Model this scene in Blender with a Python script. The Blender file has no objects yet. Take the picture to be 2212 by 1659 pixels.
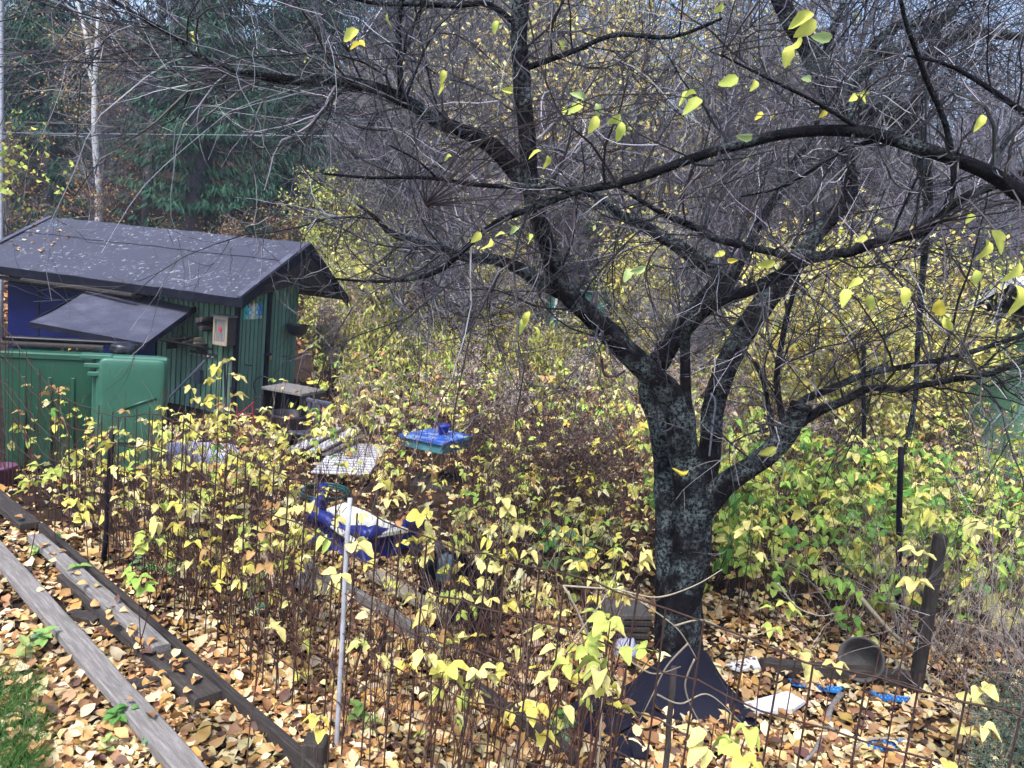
import bpy, bmesh, math, random
import numpy as np
from mathutils import Matrix, Vector
rng = np.random.default_rng(11)
random.seed(5)
sc = bpy.context.scene
COL = sc.collection

# ------------------------------------------------------------------ camera, sky, sun, exposure
F, CX, CY, CAM_H = 1659.0, 1106.0, 829.5, 2.6
PITCH, ROLL = math.radians(8.64), math.radians(5.91)
_f = np.array([0, math.cos(PITCH), -math.sin(PITCH)])
_u = np.array([0, math.sin(PITCH), math.cos(PITCH)])
_x = np.array([1.0, 0, 0])
_R = math.cos(ROLL) * _x + math.sin(ROLL) * _u
_U = -math.sin(ROLL) * _x + math.cos(ROLL) * _u
CAM = np.array([0, 0, CAM_H])
cam_d = bpy.data.cameras.new('camera'); cam = bpy.data.objects.new('camera', cam_d); COL.objects.link(cam)
cam_d.sensor_width = 36; cam_d.lens = 27.0; cam_d.clip_start = 0.05; cam_d.clip_end = 600
M = Matrix.Identity(4)
for i in range(3):
    M[i][0], M[i][1], M[i][2], M[i][3] = _R[i], _U[i], -_f[i], CAM[i]
cam.matrix_world = M
sc.camera = cam

SUN_EL, SUN_AZ = math.radians(58), math.radians(200)      # high thin cloud, light from behind the camera
w = bpy.data.worlds.new('World'); sc.world = w; w.use_nodes = True
nt = w.node_tree; bg = nt.nodes['Background']
sky = nt.nodes.new('ShaderNodeTexSky'); sky.sky_type = 'NISHITA'; sky.sun_disc = False
sky.sun_elevation = SUN_EL; sky.sun_rotation = SUN_AZ; sky.dust_density = 1.5; sky.air_density = 1.0; sky.ozone_density = 1.5
nt.links.new(sky.outputs[0], bg.inputs[0]); bg.inputs[1].default_value = 0.08
sl = bpy.data.lights.new('sun', 'SUN'); sl.energy = 1.5; sl.angle = math.radians(22); sl.color = (1.0, 0.985, 0.965)
so = bpy.data.objects.new('sun', sl); COL.objects.link(so)
sd = Vector((math.sin(SUN_AZ) * math.cos(SUN_EL), math.cos(SUN_AZ) * math.cos(SUN_EL), math.sin(SUN_EL)))
so.rotation_euler = sd.to_track_quat('Z', 'Y').to_euler()
sc.view_settings.view_transform = 'Standard'; sc.view_settings.look = 'None'
sc.view_settings.gamma = 1.0; sc.view_settings.use_curve_mapping = False
sc.view_settings.exposure = 2.2
sc.cycles.max_bounces = 6; sc.cycles.diffuse_bounces = 3; sc.cycles.transmission_bounces = 4
sc.cycles.transparent_max_bounces = 6
sc.cycles.use_denoising = True; sc.cycles.use_adaptive_sampling = True; sc.cycles.adaptive_threshold = 0.03; sc.cycles.volume_bounces = 0

# ------------------------------------------------------------------ measuring
def ray(px, py): return _f + _R * (px - CX) / F - _U * (py - CY) / F
def G(px, py, z=0.0):
    d = ray(px, py); return CAM + d * (z - CAM_H) / d[2]
def D(px, py, Y):
    d = ray(px, py); return CAM + d * Y / d[1]
def ss(a, b, t):
    t = np.clip((np.asarray(t, float) - a) / (b - a), 0, 1); return t * t * (3 - 2 * t)
def wob(p, s=1.0, k=0):
    p = np.asarray(p, float) * s
    x, y, z = p[..., 0], p[..., 1], p[..., 2] if p.shape[-1] > 2 else 0 * p[..., 0]
    return (np.sin(x * 1.7 + y * 2.3 + 1.3 + k) + np.sin(x * -2.9 + z * 3.1 + k * 2) + np.sin(y * 4.1 - z * 2.2 + .7 * k) + np.sin((x + y + z) * 5.3 + k)) / 4
def hill(x, y):
    x = np.asarray(x, float); y = np.asarray(y, float)
    y0 = 17 + 25 * ss(-4, 11, x)
    t = np.maximum(0, y - y0)
    h = 0.10 * t + 0.26 * np.maximum(0, t - 7)
    g = 0.03 * np.sin(x * 1.9 + y) * np.cos(y * 1.4 - x * .6) * ss(2, 4, y)
    return np.minimum(h, 26) + g
def H(x, y): return float(hill(x, y))
def lin(r, g, b):
    return tuple(((c / 255) / 12.92 if c / 255 < .04045 else ((c / 255 + .055) / 1.055) ** 2.4) for c in (r, g, b))

# ------------------------------------------------------------------ materials
def mat(name, base, rough=.75, spec=.3, noise=None, bump=None, attr=False, trans=0.0, rand=0.0, metal=0.0, coat=0):
    """noise: (scale, colour2, lo, hi[, stretch]) list; bump: (scale, strength)"""
    m = bpy.data.materials.new(name); m.use_nodes = True
    n = m.node_tree; N = n.nodes; L = n.links; b = N['Principled BSDF']
    b.inputs['Roughness'].default_value = rough; b.inputs['Specular IOR Level'].default_value = spec
    b.inputs['Metallic'].default_value = metal
    tc = N.new('ShaderNodeTexCoord')
    if attr:
        a = N.new('ShaderNodeAttribute'); a.attribute_name = 'Col'; cur = a.outputs['Color']
    else:
        rgb = N.new('ShaderNodeRGB'); rgb.outputs[0].default_value = (*base, 1); cur = rgb.outputs[0]
    for spec_ in (noise or []):
        sca, c2, lo, hi = spec_[:4]; st = spec_[4] if len(spec_) > 4 else (1, 1, 1)
        mp = N.new('ShaderNodeMapping'); mp.inputs['Scale'].default_value = st
        L.new(tc.outputs['Object'], mp.inputs['Vector'])
        nz = N.new('ShaderNodeTexNoise'); nz.inputs['Scale'].default_value = sca; nz.inputs['Detail'].default_value = 6; nz.inputs['Roughness'].default_value = .65
        L.new(mp.outputs[0], nz.inputs['Vector'])
        rp = N.new('ShaderNodeMapRange'); rp.inputs[1].default_value = lo; rp.inputs[2].default_value = hi
        L.new(nz.outputs['Fac'], rp.inputs[0])
        mx = N.new('ShaderNodeMix'); mx.data_type = 'RGBA'
        L.new(rp.outputs[0], mx.inputs[0]); L.new(cur, mx.inputs[6]); mx.inputs[7].default_value = (*c2, 1)
        cur = mx.outputs[2]
    if rand:
        oi = N.new('ShaderNodeObjectInfo'); hs = N.new('ShaderNodeHueSaturation')
        mr = N.new('ShaderNodeMapRange'); mr.inputs[3].default_value = 1 - rand; mr.inputs[4].default_value = 1 + rand
        L.new(oi.outputs['Random'], mr.inputs[0]); L.new(mr.outputs[0], hs.inputs['Value']); L.new(cur, hs.inputs['Color']); cur = hs.outputs[0]
    L.new(cur, b.inputs['Base Color'])
    if bump:
        nz = N.new('ShaderNodeTexNoise'); nz.inputs['Scale'].default_value = bump[0]; nz.inputs['Detail'].default_value = 5
        if len(bump) > 2:
            mp = N.new('ShaderNodeMapping'); mp.inputs['Scale'].default_value = bump[2]
            L.new(tc.outputs['Object'], mp.inputs['Vector']); L.new(mp.outputs[0], nz.inputs['Vector'])
        else: L.new(tc.outputs['Object'], nz.inputs['Vector'])
        bp = N.new('ShaderNodeBump'); bp.inputs['Strength'].default_value = bump[1]; bp.inputs['Distance'].default_value = .02
        L.new(nz.outputs['Fac'], bp.inputs['Height']); L.new(bp.outputs[0], b.inputs['Normal'])
    if trans:
        t = N.new('ShaderNodeBsdfTranslucent'); L.new(cur, t.inputs['Color'])
        mxs = N.new('ShaderNodeMixShader'); mxs.inputs[0].default_value = trans
        L.new(b.outputs[0], mxs.inputs[1]); L.new(t.outputs[0], mxs.inputs[2]); L.new(mxs.outputs[0], N['Material Output'].inputs['Surface'])
    return m
MT = {}
MT['leaf'] = mat('leaf', (1, 1, 1), .55, .25, attr=True, trans=.3, noise=[(90, (.30, .17, .04), .62, .85)])
MT['leaf_i'] = mat('leaf_single', (1, 1, 1), .6, .2, attr=True, trans=.35, rand=.2, noise=[(45, (.34, .20, .06), .60, .78)])
MT['litter'] = mat('fallen_leaf', (1, 1, 1), .6, .3, attr=True, trans=.12, noise=[(70, (.12, .05, .02), .55, .9)])
MT['needle'] = mat('spruce_needle', (1, 1, 1), .7, .2, attr=True)
MT['soil'] = mat('soil', (.022, .014, .011), .95, .1, noise=[(3, (.05, .03, .02), .45, .65), (22, (.012, .009, .008), .5, .7), (60, (.16, .09, .045), .60, .74)], bump=(30, .8))
def bark_mat(name, lo1, hi1, lich, fs=42):
    m = bpy.data.materials.new(name); m.use_nodes = True; N = m.node_tree.nodes; L = m.node_tree.links; b = N['Principled BSDF']
    b.inputs['Roughness'].default_value = .85; b.inputs['Specular IOR Level'].default_value = .12
    tc = N.new('ShaderNodeTexCoord')
    def nz(sc_, det, lo, hi, ro=.6):
        n = N.new('ShaderNodeTexNoise'); n.inputs['Scale'].default_value = sc_; n.inputs['Detail'].default_value = det; n.inputs['Roughness'].default_value = ro; L.new(tc.outputs['Object'], n.inputs['Vector'])
        r = N.new('ShaderNodeMapRange'); r.inputs[1].default_value = lo; r.inputs[2].default_value = hi; L.new(n.outputs['Fac'], r.inputs[0]); return r.outputs[0], n.outputs['Fac']
    def mix(f, A, B):
        x = N.new('ShaderNodeMix'); x.data_type = 'RGBA'; L.new(f, x.inputs[0])
        for k, c in ((6, A), (7, B)):
            if isinstance(c, tuple): x.inputs[k].default_value = (*c, 1)
            else: L.new(c, x.inputs[k])
        return x.outputs[2]
    big, _ = nz(3.4, 3, lo1, hi1); fine, fh = nz(fs, 8, .46, .57, .75); tone, _ = nz(11, 5, .42, .66); spk, _ = nz(85, 4, .66, .70)
    mu = N.new('ShaderNodeMath'); mu.operation = 'MULTIPLY'; L.new(big, mu.inputs[0]); L.new(fine, mu.inputs[1])
    base = mix(tone, (.004, .0035, .006), (.017, .013, .017)); li = mix(tone, tuple(v * .55 for v in lich), lich)
    cur = mix(mu.outputs[0], base, li); cur = mix(spk, cur, (.16, .17, .17)) if lo1 < .5 else cur
    L.new(cur, b.inputs['Base Color'])
    bp = N.new('ShaderNodeBump'); bp.inputs['Strength'].default_value = 1.0; bp.inputs['Distance'].default_value = .03; L.new(fh, bp.inputs['Height']); L.new(bp.outputs[0], b.inputs['Normal'])
    return m
MT['bark'] = bark_mat('plum_bark', .46, .58, (.19, .24, .245))
MT['bark_plain'] = bark_mat('dark_bark', .50, .66, (.15, .18, .18), 75)
MT['twig'] = mat('twig_bark', (1, 1, 1), .5, .5, attr=True)
MT['cane'] = mat('cane', (.055, .022, .018), .6, .3, noise=[(12, (.11, .055, .038), .45, .7)], rand=.4)
MT['felt'] = mat('roof_felt', (.044, .044, .066), .75, .3, noise=[(2.2, (.066, .066, .097), .4, .7), (150, (.03, .03, .043), .48, .62), (15, (.24, .27, .31), .57, .65), (1.5, (.046, .046, .068), .45, .60)], bump=(300, .5))
MT['felt_lid'] = mat('awning_felt', (.06, .06, .09), .8, .3, noise=[(120, (.035, .035, .052), .46, .62), (3, (.09, .09, .125), .45, .7), (30, (.16, .17, .19), .64, .7)], bump=(300, .5))
MT['felt_dark'] = mat('loose_felt', (.008, .008, .018), .85, .12, noise=[(200, (.022, .022, .038), .5, .66), (5, (.016, .016, .026), .45, .7)], bump=(220, .5))
MT['black'] = mat('black_paint', (.004, .004, .009), .6, .12, noise=[(8, (.015, .015, .024), .5, .75)], bump=(40, .2))
MT['green_board'] = mat('green_paint', (.115, .205, .15), .75, .2, noise=[(3, (.09, .165, .125), .4, .65, (8, 8, 1)), (35, (.16, .24, .19), .6, .75, (6, 6, 1)), (12, (.03, .05, .04), .62, .8)], bump=(60, .25, (6, 6, 1)), rand=.18)
MT['blue_panel'] = mat('blue_panel', (.003, .005, .05), .6, .12, noise=[(2, (.005, .008, .065), .4, .7)])
MT['blue'] = mat('blue_plastic', (.008, .016, .16), .42, .45, noise=[(6, (.015, .028, .22), .4, .7), (18, (.06, .06, .10), .6, .75)], bump=(12, .35))
MT['bin'] = mat('bin_plastic', (.010, .062, .035), .42, .4, noise=[(2.4, (.015, .08, .047), .4, .7), (5, (.02, .05, .035), .55, .75, (3, 3, .4)), (40, (.02, .05, .035), .66, .74), (14, (.08, .19, .14), .62, .8)], bump=(120, .05))
MT['bin_lid'] = mat('bin_lid_plastic', (.028, .105, .068), .42, .4, noise=[(2.4, (.04, .13, .088), .4, .7), (5, (.035, .075, .055), .55, .75, (3, 3, .4)), (45, (.012, .03, .02), .64, .70)], bump=(120, .05))
MT['white_wood'] = mat('bleached_wood', (.52, .51, .54), .8, .25, noise=[(6, (.36, .34, .35), .45, .7, (10, 10, 1)), (30, (.2, .17, .14), .62, .8)], rand=.12)
MT['grey_wood'] = mat('weathered_wood', (.15, .135, .125), .85, .2, noise=[(5, (.29, .265, .255), .4, .7, (14, 14, 1)), (28, (.10, .085, .08), .55, .75, (12, 12, .7)), (4, (.13, .13, .10), .55, .8)], bump=(40, .5, (14, 14, 1)), rand=.15)
MT['dark_wood'] = mat('dark_wet_wood', (.035, .028, .026), .8, .25, noise=[(6, (.08, .066, .056), .45, .7, (10, 10, 1)), (30, (.03, .025, .025), .5, .7)], bump=(40, .5, (14, 14, 1)), rand=.2)
MT['pale_wood'] = mat('pale_wood', (.34, .29, .21), .8, .25, noise=[(6, (.22, .18, .13), .45, .7, (10, 10, 1))], bump=(40, .4, (10, 10, 1)), rand=.15)
MT['rust'] = mat('rusty_wire', (.045, .026, .022), .8, .3, noise=[(30, (.09, .045, .03), .45, .7)], metal=.3)
MT['white_pl'] = mat('white_plastic', (.62, .62, .66), .5, .4, noise=[(6, (.42, .41, .40), .5, .75), (40, (.25, .2, .16), .66, .8)])
MT['white_board'] = mat('pale_board', (.62, .60, .50), .7, .3, noise=[(4, (.42, .39, .32), .5, .75), (22, (.3, .24, .15), .62, .8)])
MT['concrete'] = mat('grey_pot', (.075, .068, .066), .85, .25, noise=[(8, (.05, .045, .042), .45, .7), (50, (.13, .12, .115), .55, .75)], bump=(50, .3))
MT['black_pl'] = mat('black_plastic', (.012, .012, .018), .4, .45, noise=[(10, (.03, .03, .04), .5, .75)])
MT['grey_pl'] = mat('grey_plastic', (.045, .05, .075), .5, .4, noise=[(10, (.07, .075, .10), .5, .75)])
MT['table_blue'] = mat('table_blue', (.03, .10, .40), .2, .6, noise=[(5, (.30, .44, .70), .48, .66), (3, (.02, .05, .30), .45, .7)])  # pale patches paint the sky's reflection into the blue top
MT['table_green'] = mat('table_rim', (.05, .17, .20), .6, .35, noise=[(8, (.08, .24, .27), .45, .7)])
MT['ochre'] = mat('ochre_leg', (.25, .16, .045), .75, .3, noise=[(10, (.14, .09, .03), .5, .75)])
MT['bubble'] = mat('blue_bubble', (.015, .12, .36), .3, .5, noise=[(6, (.03, .20, .46), .45, .7)])
MT['hose'] = mat('hose_green', (.01, .07, .075), .45, .45)
MT['cable'] = mat('black_cable', (.012, .012, .02), .45, .45)
MT['galv'] = mat('grey_wire', (.18, .19, .24), .5, .45, metal=.5)
MT['whitepole'] = mat('white_pole', (.36, .36, .40), .7, .25, noise=[(9, (.22, .21, .22), .45, .7), (40, (.12, .11, .1), .6, .75)])
MT['birch'] = mat('birch_bark', (.50, .49, .50), .8, .25, noise=[(2.2, (.36, .35, .37), .4, .7), (5, (.04, .035, .04), .60, .66, (2, 2, 7))], bump=(20, .3))
MT['far_bark'] = mat('far_bark', (.075, .065, .075), .9, .15, noise=[(3, (.12, .11, .12), .45, .7, (3, 3, 1))])
MT['mint'] = mat('mint_paint', (.22, .48, .34), .7, .3, noise=[(2, (.17, .38, .27), .4, .7), (20, (.30, .55, .42), .6, .8)])
MT['teal'] = mat('teal_paint', (.05, .24, .19), .7, .3, noise=[(4, (.035, .17, .14), .4, .7)])
MT['redmetal'] = mat('red_metal', (.24, .025, .05), .5, .4, noise=[(20, (.12, .02, .03), .5, .7)])
MT['red'] = mat('red_paint', (.45, .04, .03), .6, .3)
MT['brass'] = mat('brass', (.45, .30, .09), .4, .5, metal=.7)
MT['glass'] = mat('dark_pane', (.02, .025, .03), .1, .5)
for nm, c in dict(h_teal=(.05, .42, .42), h_blue=(.04, .16, .52), h_yellow=(.62, .52, .14), h_white=(.7, .7, .66), h_cyan=(.10, .40, .62)).items():
    MT[nm] = mat(nm, c, .6, .3)
MT['purple'] = mat('purple_pot', (.10, .03, .07), .5, .4)
MT['cloth'] = mat('grey_blue_cloth', (.07, .12, .15), .9, .1, noise=[(30, (.12, .17, .20), .45, .7)], bump=(40, .5))
MT['bag'] = mat('pale_bag', (.48, .48, .60), .4, .4, noise=[(9, (.3, .3, .42), .45, .7)], bump=(10, .8))

# ------------------------------------------------------------------ mesh building
class MB:
    def __init__(s): s.V = []; s.Fq = []; s.Ft = []; s.C = []; s.n = 0
    def add(s, V, faces, col=None):
        V = np.asarray(V, float).reshape(-1, 3)
        f = np.asarray(faces, int)
        if f.ndim == 1: f = f.reshape(1, -1)
        (s.Fq if f.shape[1] == 4 else s.Ft).append(f + s.n)
        s.V.append(V)
        if col is None: col = (1, 1, 1)
        c = np.asarray(col, float)
        if c.ndim == 1: c = np.tile(c, (len(V), 1))
        s.C.append(c); s.n += len(V)
        return s
    def addf(s, faces):          # extra faces on the last added verts
        base = s.n - len(s.V[-1]); f = np.asarray(faces, int)
        if f.ndim == 1: f = f.reshape(1, -1)
        (s.Fq if f.shape[1] == 4 else s.Ft).append(f + base); return s
    def tube(s, P, R, sides=8, cap=True, col=None, bumpy=0.0):
        P = np.asarray(P, float); K = len(P); R = np.broadcast_to(np.asarray(R, float), (K,))
        T = np.gradient(P, axis=0); T /= np.linalg.norm(T, axis=1, keepdims=True) + 1e-12
        a = np.array([0, 0, 1.]) if abs(T[0][2]) < .9 else np.array([1., 0, 0])
        nrm = np.cross(T[0], a); nrm /= np.linalg.norm(nrm)
        V = []
        th = np.arange(sides) * 2 * math.pi / sides
        for k in range(K):
            nrm = nrm - T[k] * nrm.dot(T[k]); nrm /= np.linalg.norm(nrm) + 1e-12
            b = np.cross(T[k], nrm)
            ring = np.cos(th)[:, None] * nrm + np.sin(th)[:, None] * b
            r = R[k]
            if bumpy:
                q = P[k] + ring * r
                r = (R[k] * (1 + bumpy * (wob(q, 5) + .6 * wob(q, 14, 2))))[:, None]
            V.append(P[k] + ring * r)
        V = np.concatenate(V)
        i = np.arange(K - 1)[:, None] * sides; j = np.arange(sides)[None]; j2 = (j + 1) % sides
        s.add(V, np.stack([i + j, i + j2, i + sides + j2, i + sides + j], -1).reshape(-1, 4), col)
        if cap:
            base = s.n - len(V)
            for k, rev in ((0, True), (K - 1, False)):
                c = s.n; s.V.append(P[k][None]); s.C.append(np.tile(np.asarray(col if col is not None else (1, 1, 1), float), (1, 1))); s.n += 1
                o = base + k * sides
                tri = [(o + (q + 1) % sides, o + q, c) if rev else (o + q, o + (q + 1) % sides, c) for q in range(sides)]
                s.Ft.append(np.array(tri))
        return s
    def tubes(s, P, R, sides=3, col=None):
        """many polylines of equal length: P (N,K,3), R (N,K), col (N,3)"""
        N, K = P.shape[:2]
        if N == 0: return s
        T = np.gradient(P, axis=1); T /= np.linalg.norm(T, axis=2, keepdims=True) + 1e-12
        a = np.array([.31, .57, .76])
        n = np.cross(T, a); n /= np.linalg.norm(n, axis=2, keepdims=True) + 1e-9
        b = np.cross(T, n)
        th = np.arange(sides) * 2 * math.pi / sides
        V = P[:, :, None] + R[:, :, None, None] * (np.cos(th)[:, None] * n[:, :, None] + np.sin(th)[:, None] * b[:, :, None])
        i = (np.arange(N) * K * sides)[:, None, None] + (np.arange(K - 1) * sides)[None, :, None]
        j = np.arange(sides); j2 = (j + 1) % sides
        Fc = np.stack([i + j, i + j2, i + sides + j2, i + sides + j], -1).reshape(-1, 4)
        c = None if col is None else np.repeat(col, K * sides, axis=0)
        return s.add(V.reshape(-1, 3), Fc, c)
    def box(s, c, dx, dy, dz, ch=0.0, col=None):
        """c centre; dx,dy,dz half-extent vectors"""
        c = np.asarray(c, float); A = [np.asarray(v, float) for v in (dx, dy, dz)]
        L = [np.linalg.norm(v) for v in A]
        if ch <= 0:
            V = [c + a * A[0] + b * A[1] + d * A[2] for a in (-1, 1) for b in (-1, 1) for d in (-1, 1)]
            return s.add(V, [(0, 1, 3, 2), (4, 6, 7, 5), (0, 4, 5, 1), (2, 3, 7, 6), (0, 2, 6, 4), (1, 5, 7, 3)], col)
        U = [v / l for v, l in zip(A, L)]
        V = []; idx = {}
        for a in (-1, 1):
            for b in (-1, 1):
                for d in (-1, 1):
                    sg = (a, b, d)
                    for ax in range(3):       # vertex on the face of axis ax
                        p = c.copy()
                        for q in range(3): p = p + U[q] * sg[q] * (L[q] if q == ax else L[q] - min(ch, L[q] * .9))
                        idx[(sg, ax)] = len(V); V.append(p)
        quads = []; tris = []
        for ax in range(3):
            o = [q for q in range(3) if q != ax]
            for g in (-1, 1):
                r = []
                for e1, e2 in ((-1, -1), (1, -1), (1, 1), (-1, 1)):
                    sg = [0, 0, 0]; sg[ax] = g; sg[o[0]] = e1; sg[o[1]] = e2; r.append(idx[(tuple(sg), ax)])
                quads.append(r)
        for ax in range(3):                    # edges run along ax
            o = [q for q in range(3) if q != ax]
            for e1 in (-1, 1):
                for e2 in (-1, 1):
                    k = []
                    for g in (-1, 1):
                        sg = [0, 0, 0]; sg[ax] = g; sg[o[0]] = e1; sg[o[1]] = e2; k.append(tuple(sg))
                    quads.append([idx[(k[0], o[0])], idx[(k[1], o[0])], idx[(k[1], o[1])], idx[(k[0], o[1])]])
        for a in (-1, 1):
            for b in (-1, 1):
                for d in (-1, 1): tris.append([idx[((a, b, d), q)] for q in range(3)])
        s.add(V, quads, col); s.addf(tris); return s
    def prism(s, poly, off, col=None):
        """poly: list of 3d points (planar), extruded by vector off"""
        P = np.asarray(poly, float); n = len(P); off = np.asarray(off, float)
        V = np.concatenate([P, P + off])
        s.add(V, [(i, (i + 1) % n, n + (i + 1) % n, n + i) for i in range(n)], col)
        c0 = P.mean(0)
        for base, cc in ((0, c0), (n, c0 + off)):
            s.V.append(cc[None]); s.C.append(s.C[-1][:1] * 1.0); ci = s.n; s.n += 1
            o = ci - 2 * n - (0 if base == 0 else 1)
            s.Ft.append(np.array([(o + base + i, o + base + (i + 1) % n, ci) for i in range(n)]))
        return s
    def grid(s, P, col=None):
        P = np.asarray(P, float); a, b = P.shape[:2]
        i = np.arange(a - 1)[:, None] * b; j = np.arange(b - 1)[None]
        return s.add(P.reshape(-1, 3), np.stack([i + j, i + j + 1, i + b + j + 1, i + b + j], -1).reshape(-1, 4), col)
    def mesh(s, name, m, smooth=True, origin=None, colors=True):
        me = bpy.data.meshes.new(name)
        V = np.concatenate(s.V)
        if origin is not None: V = V - np.asarray(origin, float)
        Q = np.concatenate(s.Fq) if s.Fq else np.zeros((0, 4), int)
        T = np.concatenate(s.Ft) if s.Ft else np.zeros((0, 3), int)
        me.vertices.add(len(V)); me.vertices.foreach_set('co', V.astype(np.float32).ravel())
        lo = np.concatenate([Q.ravel(), T.ravel()])
        me.loops.add(len(lo)); me.loops.foreach_set('vertex_index', lo.astype(np.int32))
        st = np.concatenate([np.arange(len(Q)) * 4, len(Q) * 4 + np.arange(len(T)) * 3])
        me.polygons.add(len(st)); me.polygons.foreach_set('loop_start', st.astype(np.int32))
        me.polygons.foreach_set('use_smooth', np.full(len(st), smooth))
        if colors:
            ca = me.color_attributes.new('Col', 'FLOAT_COLOR', 'POINT')
            C = np.concatenate(s.C); ca.data.foreach_set('color', np.concatenate([C, np.ones((len(C), 1))], 1).astype(np.float32).ravel())
        me.materials.append(m if not isinstance(m, str) else MT[m])
        me.update(calc_edges=True); me.validate()
        return me

def link(o, parent=None):
    COL.objects.link(o)
    if parent is not None: o.parent = parent
    return o
def tag(o, label=None, cat=None, group=None, kind=None):
    if label: o['label'] = label
    if cat: o['category'] = cat
    if group: o['group'] = group
    if kind: o['kind'] = kind
    return o
def thing(name, label, cat, loc=(0, 0, 0), group=None):
    o = link(bpy.data.objects.new(name, None)); o.location = tuple(float(v) for v in loc); o.empty_display_size = .1
    return tag(o, label, cat, group)
def part(name, mb, m, parent, smooth=False):
    """mesh in world coordinates; parent is an un-rotated Empty or a part of one"""
    org = np.zeros(3); p = parent
    while p is not None: org = org + np.array(p.location); p = p.parent
    return link(bpy.data.objects.new(name, mb.mesh(name, m, smooth, org)), parent)
def solo(name, mb, m, label, cat, loc=None, group=None, smooth=False, kind=None):
    V = np.concatenate(mb.V)
    if loc is None: loc = np.array([V[:, 0].mean(), V[:, 1].mean(), V[:, 2].min()])
    o = link(bpy.data.objects.new(name, mb.mesh(name, m, smooth, loc))); o.location = tuple(float(v) for v in loc)
    return tag(o, label, cat, group, kind)
def struct(name, mb, m, smooth=True):
    o = link(bpy.data.objects.new(name, mb.mesh(name, m, smooth))); return tag(o, kind='structure')
def inst(name, me, loc, rot=(0, 0, 0), sca=1.0, parent=None):
    o = bpy.data.objects.new(name, me); link(o, parent); o.location = tuple(float(v) for v in loc); o.rotation_euler = tuple(float(v) for v in rot)
    o.scale = (sca, sca, sca) if np.isscalar(sca) else tuple(sca); return o
def spline(P, n):
    """catmull-rom through P (k,d) -> n samples"""
    P = np.asarray(P, float); k = len(P)
    if k == 2: return P[0] + (P[1] - P[0]) * np.linspace(0, 1, n)[:, None]
    d = np.r_[0, np.cumsum(np.linalg.norm(np.diff(P[:, :3], axis=0), axis=1))]
    t = np.linspace(0, d[-1], n); i = np.clip(np.searchsorted(d, t, 'right') - 1, 0, k - 2)
    u = ((t - d[i]) / (d[i + 1] - d[i] + 1e-12))[:, None]
    p0, p1, p2, p3 = P[np.maximum(i - 1, 0)], P[i], P[i + 1], P[np.minimum(i + 2, k - 1)]
    return .5 * (2 * p1 + (p2 - p0) * u + (2 * p0 - 5 * p1 + 4 * p2 - p3) * u * u + (3 * p1 - p0 - 3 * p2 + p3) * u ** 3)
def unit(v): return v / (np.linalg.norm(v, axis=-1, keepdims=True) + 1e-12)
def pal(cols, n, jit=.12):
    c = np.array(cols)[rng.integers(0, len(cols), n)]
    return np.clip(c * (1 + rng.normal(0, jit, (n, 1))) * (1 + rng.normal(0, jit * .35, (n, 3))), .003, .95)
def rotmats(n, flat=None):
    """random rotations: yaw any, tilt normal with sd `flat` (None: any)"""
    a = rng.uniform(0, 2 * math.pi, n)
    if flat is None:
        q = unit(rng.normal(size=(n, 4))); x, y, z, v = q.T
        return np.stack([np.stack([1 - 2 * (y * y + z * z), 2 * (x * y - z * v), 2 * (x * z + y * v)], -1), np.stack([2 * (x * y + z * v), 1 - 2 * (x * x + z * z), 2 * (y * z - x * v)], -1), np.stack([2 * (x * z - y * v), 2 * (y * z + x * v), 1 - 2 * (x * x + y * y)], -1)], 1)
    up = unit(np.stack([rng.normal(0, flat, n), rng.normal(0, flat, n), np.ones(n)], -1))
    fx = np.stack([np.cos(a), np.sin(a), np.zeros(n)], -1); fx = unit(fx - up * (fx * up).sum(-1, keepdims=True))
    return np.stack([fx, np.cross(up, fx), up], -1)
def scatter(mb, tv, tf, pos, rot, sca, col):
    """copy a small template (tv verts, tf faces) to many places inside one mesh"""
    n = len(pos)
    if n == 0: return mb
    V = np.einsum('nij,kj->nki', rot, tv) * np.asarray(sca).reshape(-1, 1, 1) + pos[:, None]
    k = len(tv); Fc = (tf[None] + (np.arange(n) * k)[:, None, None]).reshape(-1, tf.shape[1])
    return mb.add(V.reshape(-1, 3), Fc, np.repeat(col, k, axis=0))
# leaf templates, unit length along +x
LEAF2 = (np.array([[0, 0, 0], [.45, .3, .05], [1, 0, -.06], [.45, -.3, .05]]), np.array([[0, 1, 2], [0, 2, 3]]))
def oval_leaf(width=.36, curl=.2, fold=.12, n=5, serr=0.0, droop=.15):
    V = []; xs = np.linspace(0, 1, n + 2)
    for i, x in enumerate(xs):
        wdt = width * (math.sin(math.pi * x ** .82)) ** .8 * (1 + (serr if i % 2 else -serr)) if 0 < i < n + 1 else 0
        z = -droop * x * x + curl * .25 * math.sin(x * 5)
        if wdt == 0: V.append((x, 0, z))
        else: V += [(x, wdt, z + fold * wdt * 2), (x, 0, z), (x, -wdt, z + fold * wdt * 2)]
    f = [(0, 2, 1), (0, 3, 2)]
    for i in range(n - 1):
        a = 1 + 3 * i; b = a + 3; f += [(a, a + 1, b + 1), (a, b + 1, b), (a + 1, a + 2, b + 2), (a + 1, b + 2, b + 1)]
    a = 1 + 3 * (n - 1); e = a + 3; f += [(a, a + 1, e), (a + 1, a + 2, e)]
    return np.array(V, float), np.array(f)
def litter_leaf(curl, fold, wid):
    return oval_leaf(wid, curl, fold, 3, .05, -curl * .6)

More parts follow.
